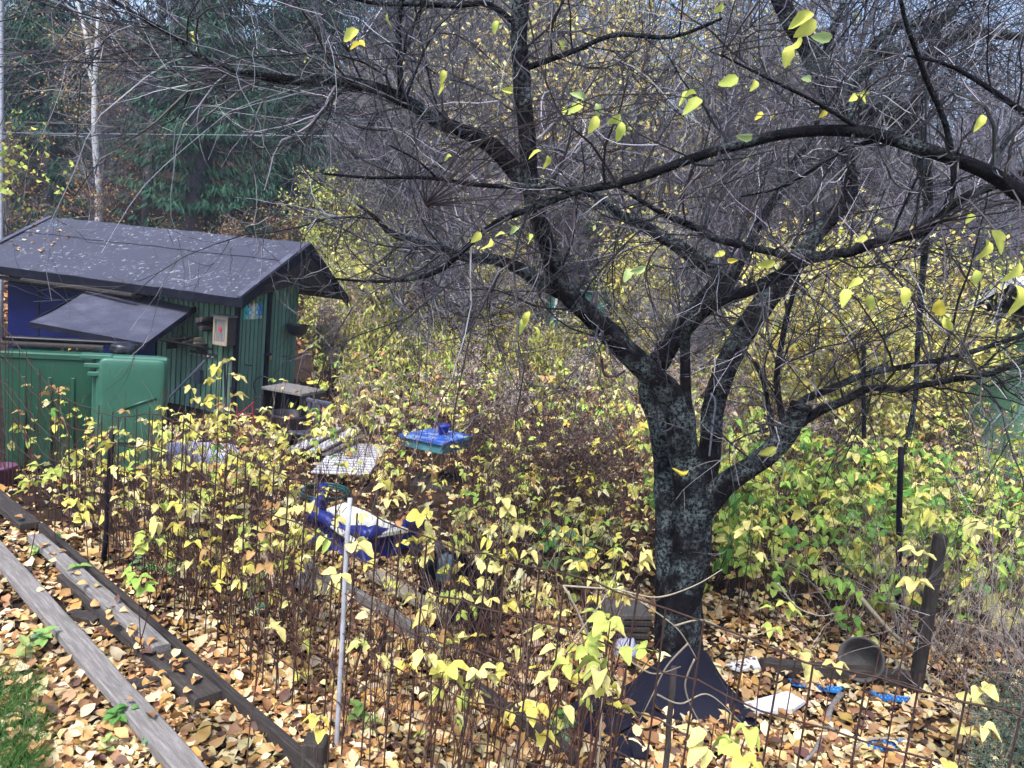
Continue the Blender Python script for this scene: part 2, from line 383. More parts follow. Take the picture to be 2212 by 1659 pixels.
# twig growth --------------------------------------------------------------
def grow(P0, D0, Ln, r0, K=6, noise=.18, lift=.0, taper=.35, curl=.0):
    N = len(P0); P = np.zeros((N, K, 3)); P[:, 0] = P0; d = unit(D0)
    cv = rng.normal(size=(N, 3)) * curl
    st = (Ln / (K - 1))[:, None]
    lf = np.asarray(lift, float).reshape(-1, 1) if not np.isscalar(lift) else lift
    for k in range(1, K):
        d = unit(d + rng.normal(0, noise, (N, 3)) + cv + np.array([0, 0, 1.]) * lf)
        P[:, k] = P[:, k - 1] + d * st
    R = r0[:, None] * np.linspace(1, taper, K)[None]
    return P, R
def spawn(P, R, n_each, ang=.8, tmin=.15, length=(.3, .5), rk=.6):
    N, K = P.shape[:2]
    idx = np.repeat(np.arange(N), n_each); n = len(idx)
    t = rng.uniform(tmin, .97, n) * (K - 1); i = np.minimum(t.astype(int), K - 2); u = (t - i)[:, None]
    p = P[idx, i] * (1 - u) + P[idx, i + 1] * u
    tg = unit(P[idx, i + 1] - P[idx, i])
    pr = rng.normal(size=(n, 3)); pr = unit(pr - tg * (pr * tg).sum(-1, keepdims=True))
    a = ang * rng.uniform(.7, 1.25, n)[:, None]
    d = tg * np.cos(a) + pr * np.sin(a)
    L0 = np.linalg.norm(np.diff(P, axis=1), axis=2).sum(1)[idx]
    r = R[idx, i] * rk
    return p, d, np.clip(L0 * rng.uniform(*length, n), .06, None), r, idx
# ================================================================== THE SETTING
gx = np.r_[np.linspace(-90, -9, 28), np.linspace(-8, 8, 66), np.linspace(9, 90, 28)]
gy = np.r_[np.linspace(-15, 1, 8), np.linspace(1.5, 16, 60), np.linspace(17, 50, 40), np.linspace(54, 160, 18)]
XX, YY = np.meshgrid(gx, gy)
ZZ = hill(XX, YY)
mb = MB().grid(np.stack([XX, YY, ZZ], -1)); ground = struct('ground', mb, 'soil')

# ------------------------------------------------------------------ shed
SC = np.array([-4.05, 11.1, 0.0]); YAW = math.radians(18.95)
SU = np.array([-math.cos(YAW), math.sin(YAW), 0]); SV = np.array([math.sin(YAW), math.cos(YAW), 0]); SZ = np.array([0, 0, 1.])
def S(u, v, z): return SC + SU * u + SV * v + SZ * z
shed = thing('shed', 'small dark green board shed with grey felt roof behind the green bin', 'shed', SC)
V_F, V_RIDGE, V_R = -.39, 1.09, 2.24          # front eave, ridge, rear eave
U_R, U_L = -.385, 5.05                         # right and left roof ends
Z_E, Z_R = 1.80, 2.61
WD = 1.40                                      # wall depth
def roof_z(v): return Z_E + (Z_R - Z_E) * (v - V_F) / (V_RIDGE - V_F) if v <= V_RIDGE else Z_R - (Z_R - Z_E) * (v - V_RIDGE) / (V_R - V_RIDGE)
def sbox(mb, u0, u1, v0, v1, z0, z1, ch=0.0):
    return mb.box(S((u0 + u1) / 2, (v0 + v1) / 2, (z0 + z1) / 2), SU * (u1 - u0) / 2, SV * (v1 - v0) / 2, SZ * (z1 - z0) / 2, ch)
# inner walls (dark, behind the boards)
mb = MB()
top = lambda v: roof_z(v) - .10
mb.prism([S(.03, .03, -.2), S(.03, WD - .03, -.2), S(.03, WD - .03, top(WD)), S(.03, V_RIDGE, top(V_RIDGE)), S(.03, .03, top(.03))], SU * 4.6)
part('wall', mb, 'black', shed)
# gable boards, front boards: one mesh per board
bw = WD / 15
for k in range(15):
    v0, v1 = k * bw + .013, (k + 1) * bw - .013
    if k == 7: continue
    mb = MB(); h0, h1 = top(v0) - .01, top(v1) - .01
    mb.prism([S(0, v0, -.2), S(0, v1, -.2), S(0, v1, h1), S(0, v0, h0)], SU * (.024 - .004 * (k % 2)))
    part('board', mb, 'green_board', shed)
for k in range(15):
    u0, u1 = .06 + k * .095, .06 + (k + 1) * .095 - .024
    mb = MB(); sbox(mb, u0, u1, 0 - .003 * (k % 3), .03, -.2, 1.72); part('board', mb, 'green_board', shed)
mb = MB(); sbox(mb, 1.5, 4.6, -.01, .03, -.2, 1.50); part('panel', mb, 'blue_panel', shed)['label'] = 'deep blue sheet panel covering the front wall'
for u in (2.7, 3.9): mb = MB(); sbox(mb, u - .02, u + .02, -.02, -.011, -.2, 1.5); part('panel_joint', mb, 'black', shed)
mb = MB(); sbox(mb, -.02, .055, -.022, .03, -.2, 1.74, .006); part('corner_trim', mb, 'black', shed)
mb = MB(); sbox(mb, -.018, .02, 7 * bw, 8 * bw, -.2, top(7.5 * bw) - .03, .006); part('door_trim', mb, 'black', shed)
mb = MB(); sbox(mb, -.02, .02, WD - .03, WD + .015, -.2, top(WD) - .04, .006); part('corner_trim', mb, 'green_board', shed)
h = MB(); sbox(h, -.035, -.019, 6.4 * bw, 8.3 * bw, .86, .90, .003); hasp = part('hasp', h, 'black', shed)
h = MB(); sbox(h, -.06, -.036, 7.7 * bw, 8.1 * bw, .80, .86, .006); part('padlock', h, 'brass', hasp)
# roof: deck, two felt sheets per slope, fascia, barge boards
mb = MB(); th = .05
mb.prism([S(U_R, V_F, Z_E - th), S(U_R, V_RIDGE, Z_R - th), S(U_R, V_R, Z_E - th), S(U_R, V_R, Z_E - .004), S(U_R, V_RIDGE, Z_R - .004), S(U_R, V_F, Z_E - .004)], SU * (U_L - U_R))
roof = part('roof', mb, 'dark_wood', shed)
def felt(v0, v1, up, n=44, m=10, eave=0.0):
    P = np.zeros((m, n, 3))
    for a in range(m):
        v = v0 + (v1 - v0) * a / (m - 1)
        for b in range(n):
            u = U_R - .02 + (U_L - U_R + .02) * b / (n - 1)
            z = roof_z(v) + up + .006 * math.sin(u * 3.1 + v * 2) + .004 * math.sin(u * 11 + v * 7)
            if eave and a == 0: z -= .012
            P[a, b] = S(u, v, z)
    return MB().grid(P)
part('felt_sheet', felt(V_F - .02, .62, .012, eave=1), 'felt', roof, True)
part('felt_sheet', felt(.55, V_RIDGE, .026), 'felt', roof, True)
part('felt_sheet', felt(V_R + .02, V_RIDGE, .014), 'felt', roof, True)
mb = MB(); sbox(mb, U_R, U_L, V_F - .035, V_F - .004, Z_E - .14, Z_E - .012, .004); part('fascia', mb, 'black', shed)
for uu, dr in ((U_R, -1), (U_L, 1)):
    for va, za, vb, zb in ((V_F - .05, roof_z(V_F) - .02, V_RIDGE, Z_R), (V_R + .04, Z_E - .02, V_RIDGE, Z_R)):
        mb = MB(); d = SU * dr * .03
        mb.prism([S(uu, va, za - .13), S(uu, vb, zb - .13), S(uu, vb, zb + .03), S(uu, va, za + .03)], d); bb = part('bargeboard', mb, 'black', roof)
        mb = MB(); mb.prism([S(uu, va, za + .032), S(uu, vb, zb + .032), S(uu, vb, zb + .047), S(uu, va, za + .047)], -SU * dr * .13 + d)
        part('edge_felt', mb, 'felt_lid', roof)
# rafters tails and soffit beam, two long timbers under the eave
for z, v, u0, u1, m_ in ((1.60, -.30, 1.55, 5.0, 'dark_wood'), (1.66, -.16, .9, 5.0, 'dark_wood')):
    mb = MB(); sbox(mb, u0, u1, v - .05, v + .05, z - .025, z + .025, .006); part('beam', mb, m_, shed)

# awning: felt covered flap on the front of the shed
A_tl, A_tr = G(205, 617, 1.655), G(452, 641, 1.655)
A_bl, A_br = G(64, 696, 1.26), G(314, 742, 1.20)
aw = thing('awning', 'sloping grey felt covered awning flap below the shed eave', 'awning', (A_tl + A_tr) / 2)
n = 14; P = np.zeros((n, n, 3))
for a in range(n):
    for b in range(n):
        s_, t = a / (n - 1), b / (n - 1)
        q = (A_tl * (1 - s_) + A_bl * s_) * (1 - t) + (A_tr * (1 - s_) + A_br * s_) * t
        q = q + SZ * (-.025 * math.sin(math.pi * s_) + .006 * math.sin(7 * s_ + 5 * t))
        P[a, b] = q
part('felt_sheet', MB().grid(P), 'felt_lid', aw, True)
mb = MB(); mb.grid(P - SZ * .03); part('underboard', mb, 'dark_wood', aw, True)
for ea, eb in ((A_bl, A_br), (A_br, A_tr), (A_tl, A_bl)):
    mb = MB(); mb.prism([ea + SZ * .004, eb + SZ * .004, eb - SZ * .07, ea - SZ * .07], unit(np.cross(eb - ea, SZ)) * .012); part('edge_strip', mb, 'felt_dark', aw)
for Q, u in ((A_bl, 2.0), (A_br, .42)):
    mb = MB(); mb.tube([Q * .85 + (A_tl if u > 1 else A_tr) * .15 - SZ * .05, S(u, -.02, .95)], .018, 6); part('strut', mb, 'dark_wood', aw)
mb = MB(); sbox(mb, 1.42, 1.50, -.9, .0, 1.585, 1.63); mb = MB(); mb.box(S(2.55, -.50, 1.64), SU * 1.1 + SZ * .0, SV * .04, SZ * .022, .005)
solo('timber_batten', mb, 'dark_wood', 'long grey batten lying across the top of the awning', 'batten')

# things on the front wall
cab = thing('wall_cabinet', 'little wooden cabinet with a red heart on the green shed wall', 'cabinet', S(.17, -.03, 1.06))
mb = MB(); sbox(mb, .05, .30, -.21, -.03, 1.06, 1.47, .006); part('box', mb, 'dark_wood', cab)
mb = MB(); sbox(mb, .03, .32, -.235, -.03, 1.471, 1.495, .004); part('lid', mb, 'grey_wood', cab)
fr = MB()
for a in ((.05, .085, 1.06, 1.47), (.265, .30, 1.06, 1.47), (.086, .264, 1.43, 1.47), (.086, .264, 1.06, 1.11)): sbox(fr, a[0], a[1], -.228, -.211, a[2], a[3], .003)
dr = part('door', fr, 'pale_wood', cab)
mb = MB(); sbox(mb, .086, .264, -.217, -.211, 1.111, 1.429); part('door_panel', mb, 'grey_wood', dr)
hp = []
for k in range(24):
    t = k / 24 * 2 * math.pi; hp.append(S(.175 - .028 * 16 / 16 * math.sin(t) ** 3, -.226, 1.29 + .0026 * (13 * math.cos(t) - 5 * math.cos(2 * t) - 2 * math.cos(3 * t) - math.cos(4 * t))))
mb = MB(); mb.prism(hp, SV * .008); part('heart', mb, 'red', dr)
cab.location = tuple(np.array(cab.location) - SU * .05)
for i, (u, z, m_) in enumerate(((.36, 1.40, 'dark_wood'), (.40, 1.33, 'black'), (.36, 1.27, 'dark_wood'), (.42, 1.38, 'dark_wood'))):
    mb = MB(); mb.tube([S(u, -.05, z), S(u + .02, -.33, z + .01)], [.045, .04], 7, bumpy=.1)
    solo('firewood_log', mb, m_, ['rough brown log end just left of the heart cabinet, upper right one', 'black log end beside the heart cabinet', 'rough brown log end beside the heart cabinet, lowest one', 'rough brown log end by the heart cabinet, farthest left'][i], 'log', group='log ends beside the cabinet')
shelf = thing('wall_shelf', 'short board shelf holding kindling under the awning', 'shelf', S(.8, -.1, 1.0))
mb = MB(); sbox(mb, .5, 1.1, -.24, -.02, 1.0, 1.02, .003); part('shelf_board', mb, 'dark_wood', shelf)
for u in (.52, 1.07): mb = MB(); sbox(mb, u, u + .02, -.22, -.02, .88, .999); part('bracket', mb, 'dark_wood', shelf)
for k in range(14):
    u = .56 + (k % 5) * .1 + random.uniform(-.02, .02); z = 1.035 + (k // 5) * .032; a = random.uniform(-.3, .3)
    mb = MB(); mb.box(S(u, -.14, z), SU * .016 * math.cos(a) + SZ * .016 * math.sin(a), SV * random.uniform(.08, .12) + SU * a * .05, SZ * .012, .003)
    solo('kindling_stick', mb, ['pale_wood', 'grey_wood', 'pale_wood', 'dark_wood'][k % 4], 'split kindling stick piled on the shelf under the awning', 'kindling', group='kindling on the wall shelf')
rail = thing('hook_rail', 'dark red hook rail with white hooks below the kindling shelf', 'hook rail', S(.62, -.02, .86))
mb = MB(); sbox(mb, .34, .82, -.035, -.012, .84, .885, .003); part('rail', mb, 'dark_wood', rail)
for k in range(6): mb = MB(); p = S(.38 + k * .08, -.036, .845); mb.tube([p, p - SV * .03 - SZ * .012, p - SV * .036 + SZ * .01], .008, 5); part('hook', mb, 'white_pl', rail)
mb = MB(); th_ = np.linspace(0, 4 * math.pi, 50); mb.tube(np.array([S(.72, -.06 - .004 * a, .74) + SU * .13 * math.cos(a) + SZ * .12 * math.sin(a) for a in th_]), .004, 4)
solo('wire_coil', mb, 'galv', 'loop of thin grey wire hanging below the hook rail', 'wire', smooth=True)
mb = MB(); mb.tube([S(.30, -.30, .82), S(.72, -.5, .25)], [.018, .018], 6)
solo('metal_pipe', mb, 'galv', 'pale grey pipe leaning diagonally against the shed front', 'pipe')
mb = MB(); sbox(mb, .55, .66, -.12, -.03, .42, .62, .01); solo('grey_canister', mb, 'grey_pl', 'small grey canister hanging on the shed front by the pipe', 'canister')
for i, (u0, z0, u1, z1) in enumerate(((.12, .78, -.25, 0.02), (-.02, .45, -.35, .05))):
    mb = MB(); mb.tube([S(u0, -.1, z0), S(u1, -.45, z1)], [.018, .018], 6)
    solo('metal_bar', mb, 'black', ['long black bar leaning on the shed corner', 'shorter black bar leaning low on the shed corner'][i], 'bar')
# things on the gable
for k, (c1, c2, hgt, wv) in enumerate((('h_teal', 'h_blue', .17, .085), ('h_cyan', 'h_white', .14, .07), ('h_white', 'h_yellow', .19, .075), ('h_cyan', 'h_white', .15, .07), ('h_blue', 'h_teal', .18, .085))):
    v0 = .10 + sum((.085, .07, .075, .07, .085)[:k]) + .004 * k; v1 = v0 + wv; zb = 1.44
    if k == 0:
        deco = thing('house_plaque', 'row of tiny painted wooden houses hung on the shed gable', 'wall plaque', S(-.02, .3, 1.44))
    mb = MB(); mb.prism([S(-.005, v0, zb), S(-.005, v1, zb), S(-.005, v1, zb + hgt), S(-.005, (v0 + v1) / 2, zb + hgt + .06), S(-.005, v0, zb + hgt)], -SU * (.018 + .004 * (k % 2)))
    hs = part('little_house', mb, c1, deco)
    for zz in (.03, .10):
        mb = MB(); mb.box(S(-.031, (v0 + v1) / 2 + (.012 if zz < .05 else -.01), zb + zz), SU * .003, SV * .016, SZ * .02); part('window', mb, c2 if zz > .05 else 'h_yellow', hs)
    mb = MB()
    for sg in (-1, 1):
        vm = (v0 + v1) / 2; mb.prism([S(-.004, vm, zb + hgt + .074), S(-.004, vm + sg * wv * .58, zb + hgt - .004), S(-.004, vm + sg * wv * .58, zb + hgt + .006), S(-.004, vm, zb + hgt + .084)], -SU * .03)
    part('roof', mb, c2, hs)
bk = thing('hanging_basket', 'black hanging basket on the shed gable below the roof overhang', 'basket', S(-.15, 1.1, 1.15))
mb = MB(); prof = [(0, 0), (.10, .01), (.15, .06), (.175, .15), (.18, .18)]
c0 = S(-.2, 1.16, 1.17)
rings = np.array([[c0 + np.array([r * math.cos(a), r * math.sin(a), z]) for a in np.linspace(0, 2 * math.pi, 19)] for r, z in prof]); mb.grid(rings); part('basket', mb, 'black_pl', bk, True)
for k in range(3):
    a = k * 2.1; mb = MB(); mb.tube([c0 + np.array([.18 * math.cos(a), .18 * math.sin(a), .18]), S(-.2, 1.16, 1.9)], .004, 4); part('chain', mb, 'cable', bk)
for i, (pts, lab) in enumerate((([(1380, 1130), (1370, 1080), (1400, 1040), (1450, 1050), (1470, 1110), (1440, 1160), (1390, 1150), (1365, 1200), (1400, 1280)], 'black cable looped on the shed gable near the crate'), ([(1360, 980), (1300, 975), (1290, 1010)], 'short black cable end on the gable by the corner'))):
    wp = [D(x * .4, 398 + y * .4, 11.3) for x, y in pts]; mb = MB(); mb.tube(spline(wp, 40), .011, 5); solo('cable', mb, 'cable', lab, 'cable', smooth=True)

# ------------------------------------------------------------------ far buildings
def far_shed(name, label, x0, x1, ytop, Y, wall_m, hgt, roof_m, win=True):
    a, b = D(x0, ytop, Y), D(x1, ytop, Y); zt = a[2]; zb = -.3
    d = b - a; L = np.linalg.norm(d[:2]); ux = np.array([d[0] / L, d[1] / L, 0]); vy = np.array([-ux[1], ux[0], 0])
    t = thing(name, label, 'shed', (a[0], a[1], 0))
    o = np.array([a[0], a[1], 0]); nb = max(4, int(L / .35))
    mb = MB(); mb.box(o + ux * L / 2 + vy * 1.2 + SZ * (zt + zb) / 2, ux * L / 2, vy * 1.2, SZ * (zt - zb) / 2); part('wall', mb, 'black', t)
    for k in range(nb):
        mb = MB(); mb.box(o + ux * (L * (k + .5) / nb) - vy * .02 + SZ * (zt + zb) / 2, ux * (L / nb / 2 - .012), vy * .018, SZ * (zt - zb) / 2 - SZ * .01); part('board', mb, wall_m, t)
    for sg, xx in ((-1, 0), (1, L)):
        mb = MB(); mb.box(o + ux * xx + ux * sg * .02 + vy * 1.2 + SZ * (zt + zb) / 2, ux * .018, vy * 1.18, SZ * (zt - zb) / 2 - SZ * .01); part('side_board', mb, wall_m, t)
    mb = MB(); r0 = o - ux * .3 + SZ * zt
    mb.prism([r0 - vy * .35, r0 + vy * 1.2 + SZ * .7, r0 + vy * 2.75, r0 + vy * 2.75 + SZ * .1, r0 + vy * 1.2 + SZ * .82, r0 - vy * .35 + SZ * .12], ux * (L + .6)); part('roof', mb, roof_m, t)
    if win:
        c = o + ux * L * .32 + SZ * (zt - .85); mb = MB()
        for q in ((-.42, 0, .04, .45), (.42, 0, .04, .45), (0, .45, .46, .04), (0, -.45, .46, .04), (0, 0, .025, .42)): mb.box(c + ux * q[0] + SZ * q[1] - vy * .06, ux * q[2], vy * .025, SZ * q[3])
        wn = part('window', mb, 'h_white', t); mb = MB(); mb.box(c - vy * .045, ux * .4, vy * .006, SZ * .43); part('pane', mb, 'glass', wn)
    return t
far_shed('garden_shed', 'distant teal green shed with dark roof seen left of the trunk', 1195, 1312, 606, 27, 'teal', 2.2, 'black')
far_shed('garden_shed', 'distant green shed half hidden behind the right fork of the tree', 1520, 1660, 628, 31, 'teal', 2.2, 'black')
far_shed('garden_shed', 'pale mint green shed at the right edge of the picture', 2318, 2640, 722, 11.5, 'mint', 2.2, 'white_pl', False)

# ================================================================== FOREST ON THE HILLSIDE
def bare_tree_mesh(hgt, rad, n1, n2, n3, seed, spread=.75, col=(.085, .075, .085), lift=.10, leafy=None, nleaf=0, leafsize=.1, clump=False):
    """returns (trunk mesh builder, crown mesh builder, leaf builder)"""
    tr = MB(); K = 9; zz = np.linspace(0, hgt, K)
    P = np.stack([np.cumsum(rng.normal(0, .012 * hgt, K)), np.cumsum(rng.normal(0, .012 * hgt, K)), zz], -1); P[0, :2] = 0; P[:, :2] -= P[0, :2]
    R = rad * np.linspace(1, .12, K) ** .9; P[0, 2] = -.4
    tr.tube(P, R, 8)
    p, d, L, r, _ = spawn(P[None], R[None], n1, spread, .22, (.22, .42), .5)
    P1, R1 = grow(p, d, L, np.maximum(r, .012), 7, .12, lift)
    p, d, L, r, _ = spawn(P1, R1, n2, .75, .1, (.3, .6), .55)
    P2, R2 = grow(p, d, L, np.maximum(r, .008), 5, .16, lift * .5)
    p, d, L, r, _ = spawn(P2, R2, n3, .7, .1, (.35, .7), .6)
    P3, R3 = grow(p, d, L, np.maximum(r, .006), 4, .2, 0)
    cr = MB()
    c = np.array(col)
    cr.tubes(P1, R1, 4, pal([c], len(P1), .2)); cr.tubes(P2, R2, 3, pal([c * 1.15], len(P2), .25)); cr.tubes(P3, R3, 3, pal([c * 1.5], len(P3), .3))
    lf = None
    if leafy:
        lf = MB(); src = np.concatenate([P3.reshape(-1, 3), P2[:, 2:].reshape(-1, 3)]); q = src[rng.integers(0, len(src), nleaf)] + rng.normal(0, leafsize * .8, (nleaf, 3))
        scatter(lf, *LEAF2, q, rotmats(nleaf), leafsize * rng.uniform(.6, 1.3, nleaf), pal(leafy, nleaf, .2))
    return tr, cr, lf
def spruce_mesh(hgt, base_r, seed):
    tr = MB(); tr.tube([(0, 0, -.5), (0, 0, hgt * .5), (0, 0, hgt)], [.018 * hgt, .011 * hgt, .01], 8)
    fo = MB(); z = .05 * hgt; TV = np.array([[0, .0, 0], [.5, .16, -.03], [1, 0, -.10], [.5, -.16, -.03]]); TF = LEAF2[1]
    pos = []; dirs = []; ln = []; lv = []
    while z < hgt * .985:
        f = z / hgt; L = base_r * (1 - f) ** .85 * (1 if f > .12 else .75) + .15
        nb = 9 if f < .7 else 6
        for k in range(nb):
            a = rng.uniform(0, 2 * math.pi); Lk = L * rng.uniform(.65, 1.15); dr = .28 - .5 * f + rng.normal(0, .08)
            out = np.array([math.cos(a), math.sin(a), 0]); sd_ = np.array([-out[1], out[0], 0])
            ns = max(6, int(Lk / .075))
            for q in range(ns):
                t = (q + .6) / ns; p = out * Lk * t + SZ * (z - dr * Lk * t + .22 * Lk * t * t)
                for sg in (-1, 1):
                    pos.append(p + rng.normal(0, .07, 3)); dirs.append(unit(out * .7 + sd_ * sg * .75 - SZ * rng.uniform(.3, 1.5))); ln.append((.20 + .20 * (1 - t)) * (.6 + .45 * min(1, L / 2))); lv.append(t)
            pos.append(out * Lk + SZ * (z - dr * Lk + .22 * Lk)); dirs.append(unit(out - SZ * .1)); ln.append(.35); lv.append(1)
        z += max(.22, .027 * hgt)
    pos = np.array(pos); dirs = np.array(dirs); ln = np.array(ln); lv = np.array(lv); n = len(pos)
    up = unit(rng.normal(0, .45, (n, 3)) + SZ); y = unit(np.cross(up, dirs)); zz = np.cross(dirs, y)
    rot = np.stack([dirs, y, zz], -1)
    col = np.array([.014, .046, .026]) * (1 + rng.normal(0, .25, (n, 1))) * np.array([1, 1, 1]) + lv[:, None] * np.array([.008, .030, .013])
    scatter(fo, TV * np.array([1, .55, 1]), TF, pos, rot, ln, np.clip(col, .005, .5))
    return tr, fo
def protos(fn, args, names, mats, smooth=(True, False, False)):
    out = []
    for a in args:
        out.append([b.mesh(nm, m_, sm) if b is not None else None for b, nm, m_, sm in zip(fn(*a), names, mats, smooth)])
    return out
def plant_tree(name, pr, x, y, rz, s_, label, cat, group, partnames):
    t = thing(name, label, cat, (x, y, H(x, y)), group); t.rotation_euler = (0, 0, rz); t.scale = (s_, s_, s_)
    for me, pn in zip(pr, partnames):
        if me is not None: link(bpy.data.objects.new(pn, me), t)
    return t
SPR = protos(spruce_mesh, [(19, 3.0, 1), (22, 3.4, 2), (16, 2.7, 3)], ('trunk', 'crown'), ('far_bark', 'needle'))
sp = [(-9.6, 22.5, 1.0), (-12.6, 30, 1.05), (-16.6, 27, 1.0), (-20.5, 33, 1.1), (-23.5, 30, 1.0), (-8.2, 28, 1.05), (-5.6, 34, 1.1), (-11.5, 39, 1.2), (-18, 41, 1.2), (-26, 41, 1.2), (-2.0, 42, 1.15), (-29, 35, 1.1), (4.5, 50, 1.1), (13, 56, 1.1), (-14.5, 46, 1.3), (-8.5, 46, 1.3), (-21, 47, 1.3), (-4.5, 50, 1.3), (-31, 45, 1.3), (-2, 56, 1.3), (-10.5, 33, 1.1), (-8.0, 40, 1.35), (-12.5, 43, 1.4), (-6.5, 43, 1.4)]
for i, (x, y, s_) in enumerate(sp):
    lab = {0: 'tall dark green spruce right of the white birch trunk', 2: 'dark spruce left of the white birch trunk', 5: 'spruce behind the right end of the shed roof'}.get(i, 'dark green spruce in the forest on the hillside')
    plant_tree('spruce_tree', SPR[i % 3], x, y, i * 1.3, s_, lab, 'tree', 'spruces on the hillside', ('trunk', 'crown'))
# white birch: forked trunk, few golden leaves
bp_ = [D(218, 510, 24), D(212, 400, 24), D(205, 300, 24), D(205, 200, 24), D(210, 100, 24), D(216, -10, 24), D(224, -140, 24)]
bt = thing('birch_tree', 'slender white birch with forked trunk behind the shed', 'tree', (bp_[0][0], bp_[0][1], H(bp_[0][0], bp_[0][1])))
bp_[0] = np.array([bp_[0][0], bp_[0][1], H(bp_[0][0], bp_[0][1]) - .3])
mb = MB(); mb.tube(spline(np.array(bp_), 30), np.linspace(.135, .05, 30), 10, bumpy=.06); part('trunk', mb, 'birch', bt, True)
fk = [D(203, 190, 24), D(193, 150, 24.1), D(186, 80, 24.2), D(165, -10, 24.4), D(150, -120, 24.5)]
mb = MB(); mb.tube(spline(np.array(fk), 20), np.linspace(.07, .03, 20), 8); part('trunk', mb, 'birch', bt, True)
allp = np.concatenate([np.array(bp_[2:]), np.array(fk[1:])]); P0 = np.repeat(allp, 7, axis=0)
P1, R1 = grow(P0, rng.normal(size=(len(P0), 3)) + SZ * .6, rng.uniform(1, 2.4, len(P0)), np.full(len(P0), .018), 7, .15, -.02)
p, d, L, r, _ = spawn(P1, R1, 6, .7, .2, (.3, .5), .5); P2, R2 = grow(p, d, L, r, 5, .2, -.12)
mb = MB(); mb.tubes(P1, R1, 3, pal([(.10, .085, .09)], len(P1))); mb.tubes(P2, R2, 3, pal([(.12, .09, .09)], len(P2))); part('crown', mb, 'twig', bt)
src = P2.reshape(-1, 3); n = 2600; q = src[rng.integers(0, len(src), n)] + rng.normal(0, .12, (n, 3)); mb = MB()
scatter(mb, *LEAF2, q, rotmats(n), rng.uniform(.06, .12, n), pal([(.42, .26, .10), (.50, .34, .13), (.30, .18, .08)], n)); lf = part('foliage', mb, 'leaf', bt); lf['kind'] = 'stuff'

BARE = protos(bare_tree_mesh, [(11, .13, 26, 8, 5, 1, .75, (.065, .058, .07)), (13, .16, 30, 8, 5, 2, .6, (.06, .053, .065)), (8, .10, 24, 9, 5, 3, .9, (.085, .075, .09)), (6, .07, 24, 8, 5, 4, .8, (.08, .07, .083))], ('trunk', 'crown', 'foliage'), ('far_bark', 'twig', 'leaf'))
gold = [(.62, .49, .17), (.70, .60, .26), (.54, .40, .14), (.62, .58, .24)]
amber = [(.38, .20, .05), (.46, .29, .08), (.26, .12, .05), (.40, .26, .10)]
ygreen = [(.38, .42, .09), (.52, .52, .14), (.28, .34, .08), (.58, .52, .16)]
GOLD = protos(bare_tree_mesh, [(10, .12, 24, 8, 3, 5, .8, (.07, .06, .065), .1, gold, 2100, .13), (7, .09, 22, 8, 3, 6, .8, (.07, .06, .065), .1, gold, 1700, .12), (4.2, .05, 20, 8, 3, 7, .8, (.07, .05, .05), .1, amber, 800, .10), (5.5, .06, 22, 8, 3, 8, .8, (.06, .06, .05), .05, ygreen, 2300, .12)], ('trunk', 'crown', 'foliage'), ('far_bark', 'twig', 'leaf'))
# bare trees: left among the spruces, then the whole right hillside
spots = [(-14.2, 29, 1), (-19, 26, 1), (-6.2, 30, 0), (-4.2, 29, 1), (-13.4, 24.5, 3), (-3.0, 25, 2), (-21.5, 27, 0), (-5.6, 23, 3)]
for r_ in range(4):
    for k in range(11):
        spots.append((-3 + k * (2.4 + r_ * .7) + rng.uniform(-1, 1), 33 + r_ * 8 + rng.uniform(-2.5, 2.5) + k * .7, int(rng.integers(0, 3))))
spots += [(4.6, 19, 2), (8.0, 22, 0), (10.5, 20, 2), (12.5, 24, 0), (6.8, 27, 1), (9.0, 16.5, 3), (14.5, 21, 2), (11.0, 28, 1), (15.5, 28, 1), (7.0, 20, 2)]
gap = lambda x, y: y < 26.5 and (.055 < x / y < .135 or .255 < x / y < .325)
for i, (x, y, k) in enumerate(spots):
    if gap(x, y): continue
    side = 'left slope among the spruces' if x < -2.5 and y < 31 else ('far right hillside' if y > 31 else 'overgrown gardens beyond the plum tree')
    plant_tree('bare_tree', BARE[k], x, y, rng.uniform(0, 6), rng.uniform(.85, 1.25), 'leafless grey tree on the ' + side if 'gardens' not in side else 'leafless grey tree in the ' + side, 'tree', 'bare trees, ' + side, ('trunk', 'crown', 'foliage'))
gspots = [(.2, 19, 1, 1.1), (3.4, 20.5, 0, 1.0), (-1.3, 20.5, 1, 1.15), (5.4, 24, 0, 1.1), (2.2, 26, 0, 1.25), (-2.6, 24, 1, 1.1), (8.2, 28, 0, 1.2), (12, 33, 1, 1.3), (.2, 29, 0, 1.3)]
for i, (x, y, k, s_) in enumerate(gspots):
    plant_tree('golden_tree', GOLD[k], x, y, i * 1.1, s_, 'golden yellow leafed tree behind the bare plum branches', 'tree', 'golden trees behind the branches', ('trunk', 'crown', 'foliage'))
for i, (x, y, k, s_) in enumerate([(-14.2, 21.5, 2, 1.0), (-11.6, 21, 2, .8), (-9.6, 21, 2, .55), (-8.0, 20.5, 2, .6), (-6.6, 21, 2, .7), (-5.0, 23, 2, .8), (-16.2, 22, 2, .8)]):
    plant_tree('amber_bush', GOLD[k], x, y, i, s_, 'amber leafed bush at the forest edge above the shed roof', 'bush', 'amber bushes at the forest edge', ('stem', 'crown', 'foliage'))
for i, (x, y, k, s_, lab) in enumerate([(-4.4, 17.5, 3, .62, 'yellow green bush rising behind the right end of the shed roof'), (-2.9, 16.5, 3, .5, 'yellow green bush right of the shed roof among the weeds'), (2.3, 17, 3, .5, 'rounded yellow green bush left of the distant teal shed'), (9.5, 14.5, 3, .6, 'yellow green bush left of the mint shed')]):
    if s_: plant_tree('yellow_bush', GOLD[k], x, y, i, s_, lab, 'bush', None, ('stem', 'crown', 'foliage'))
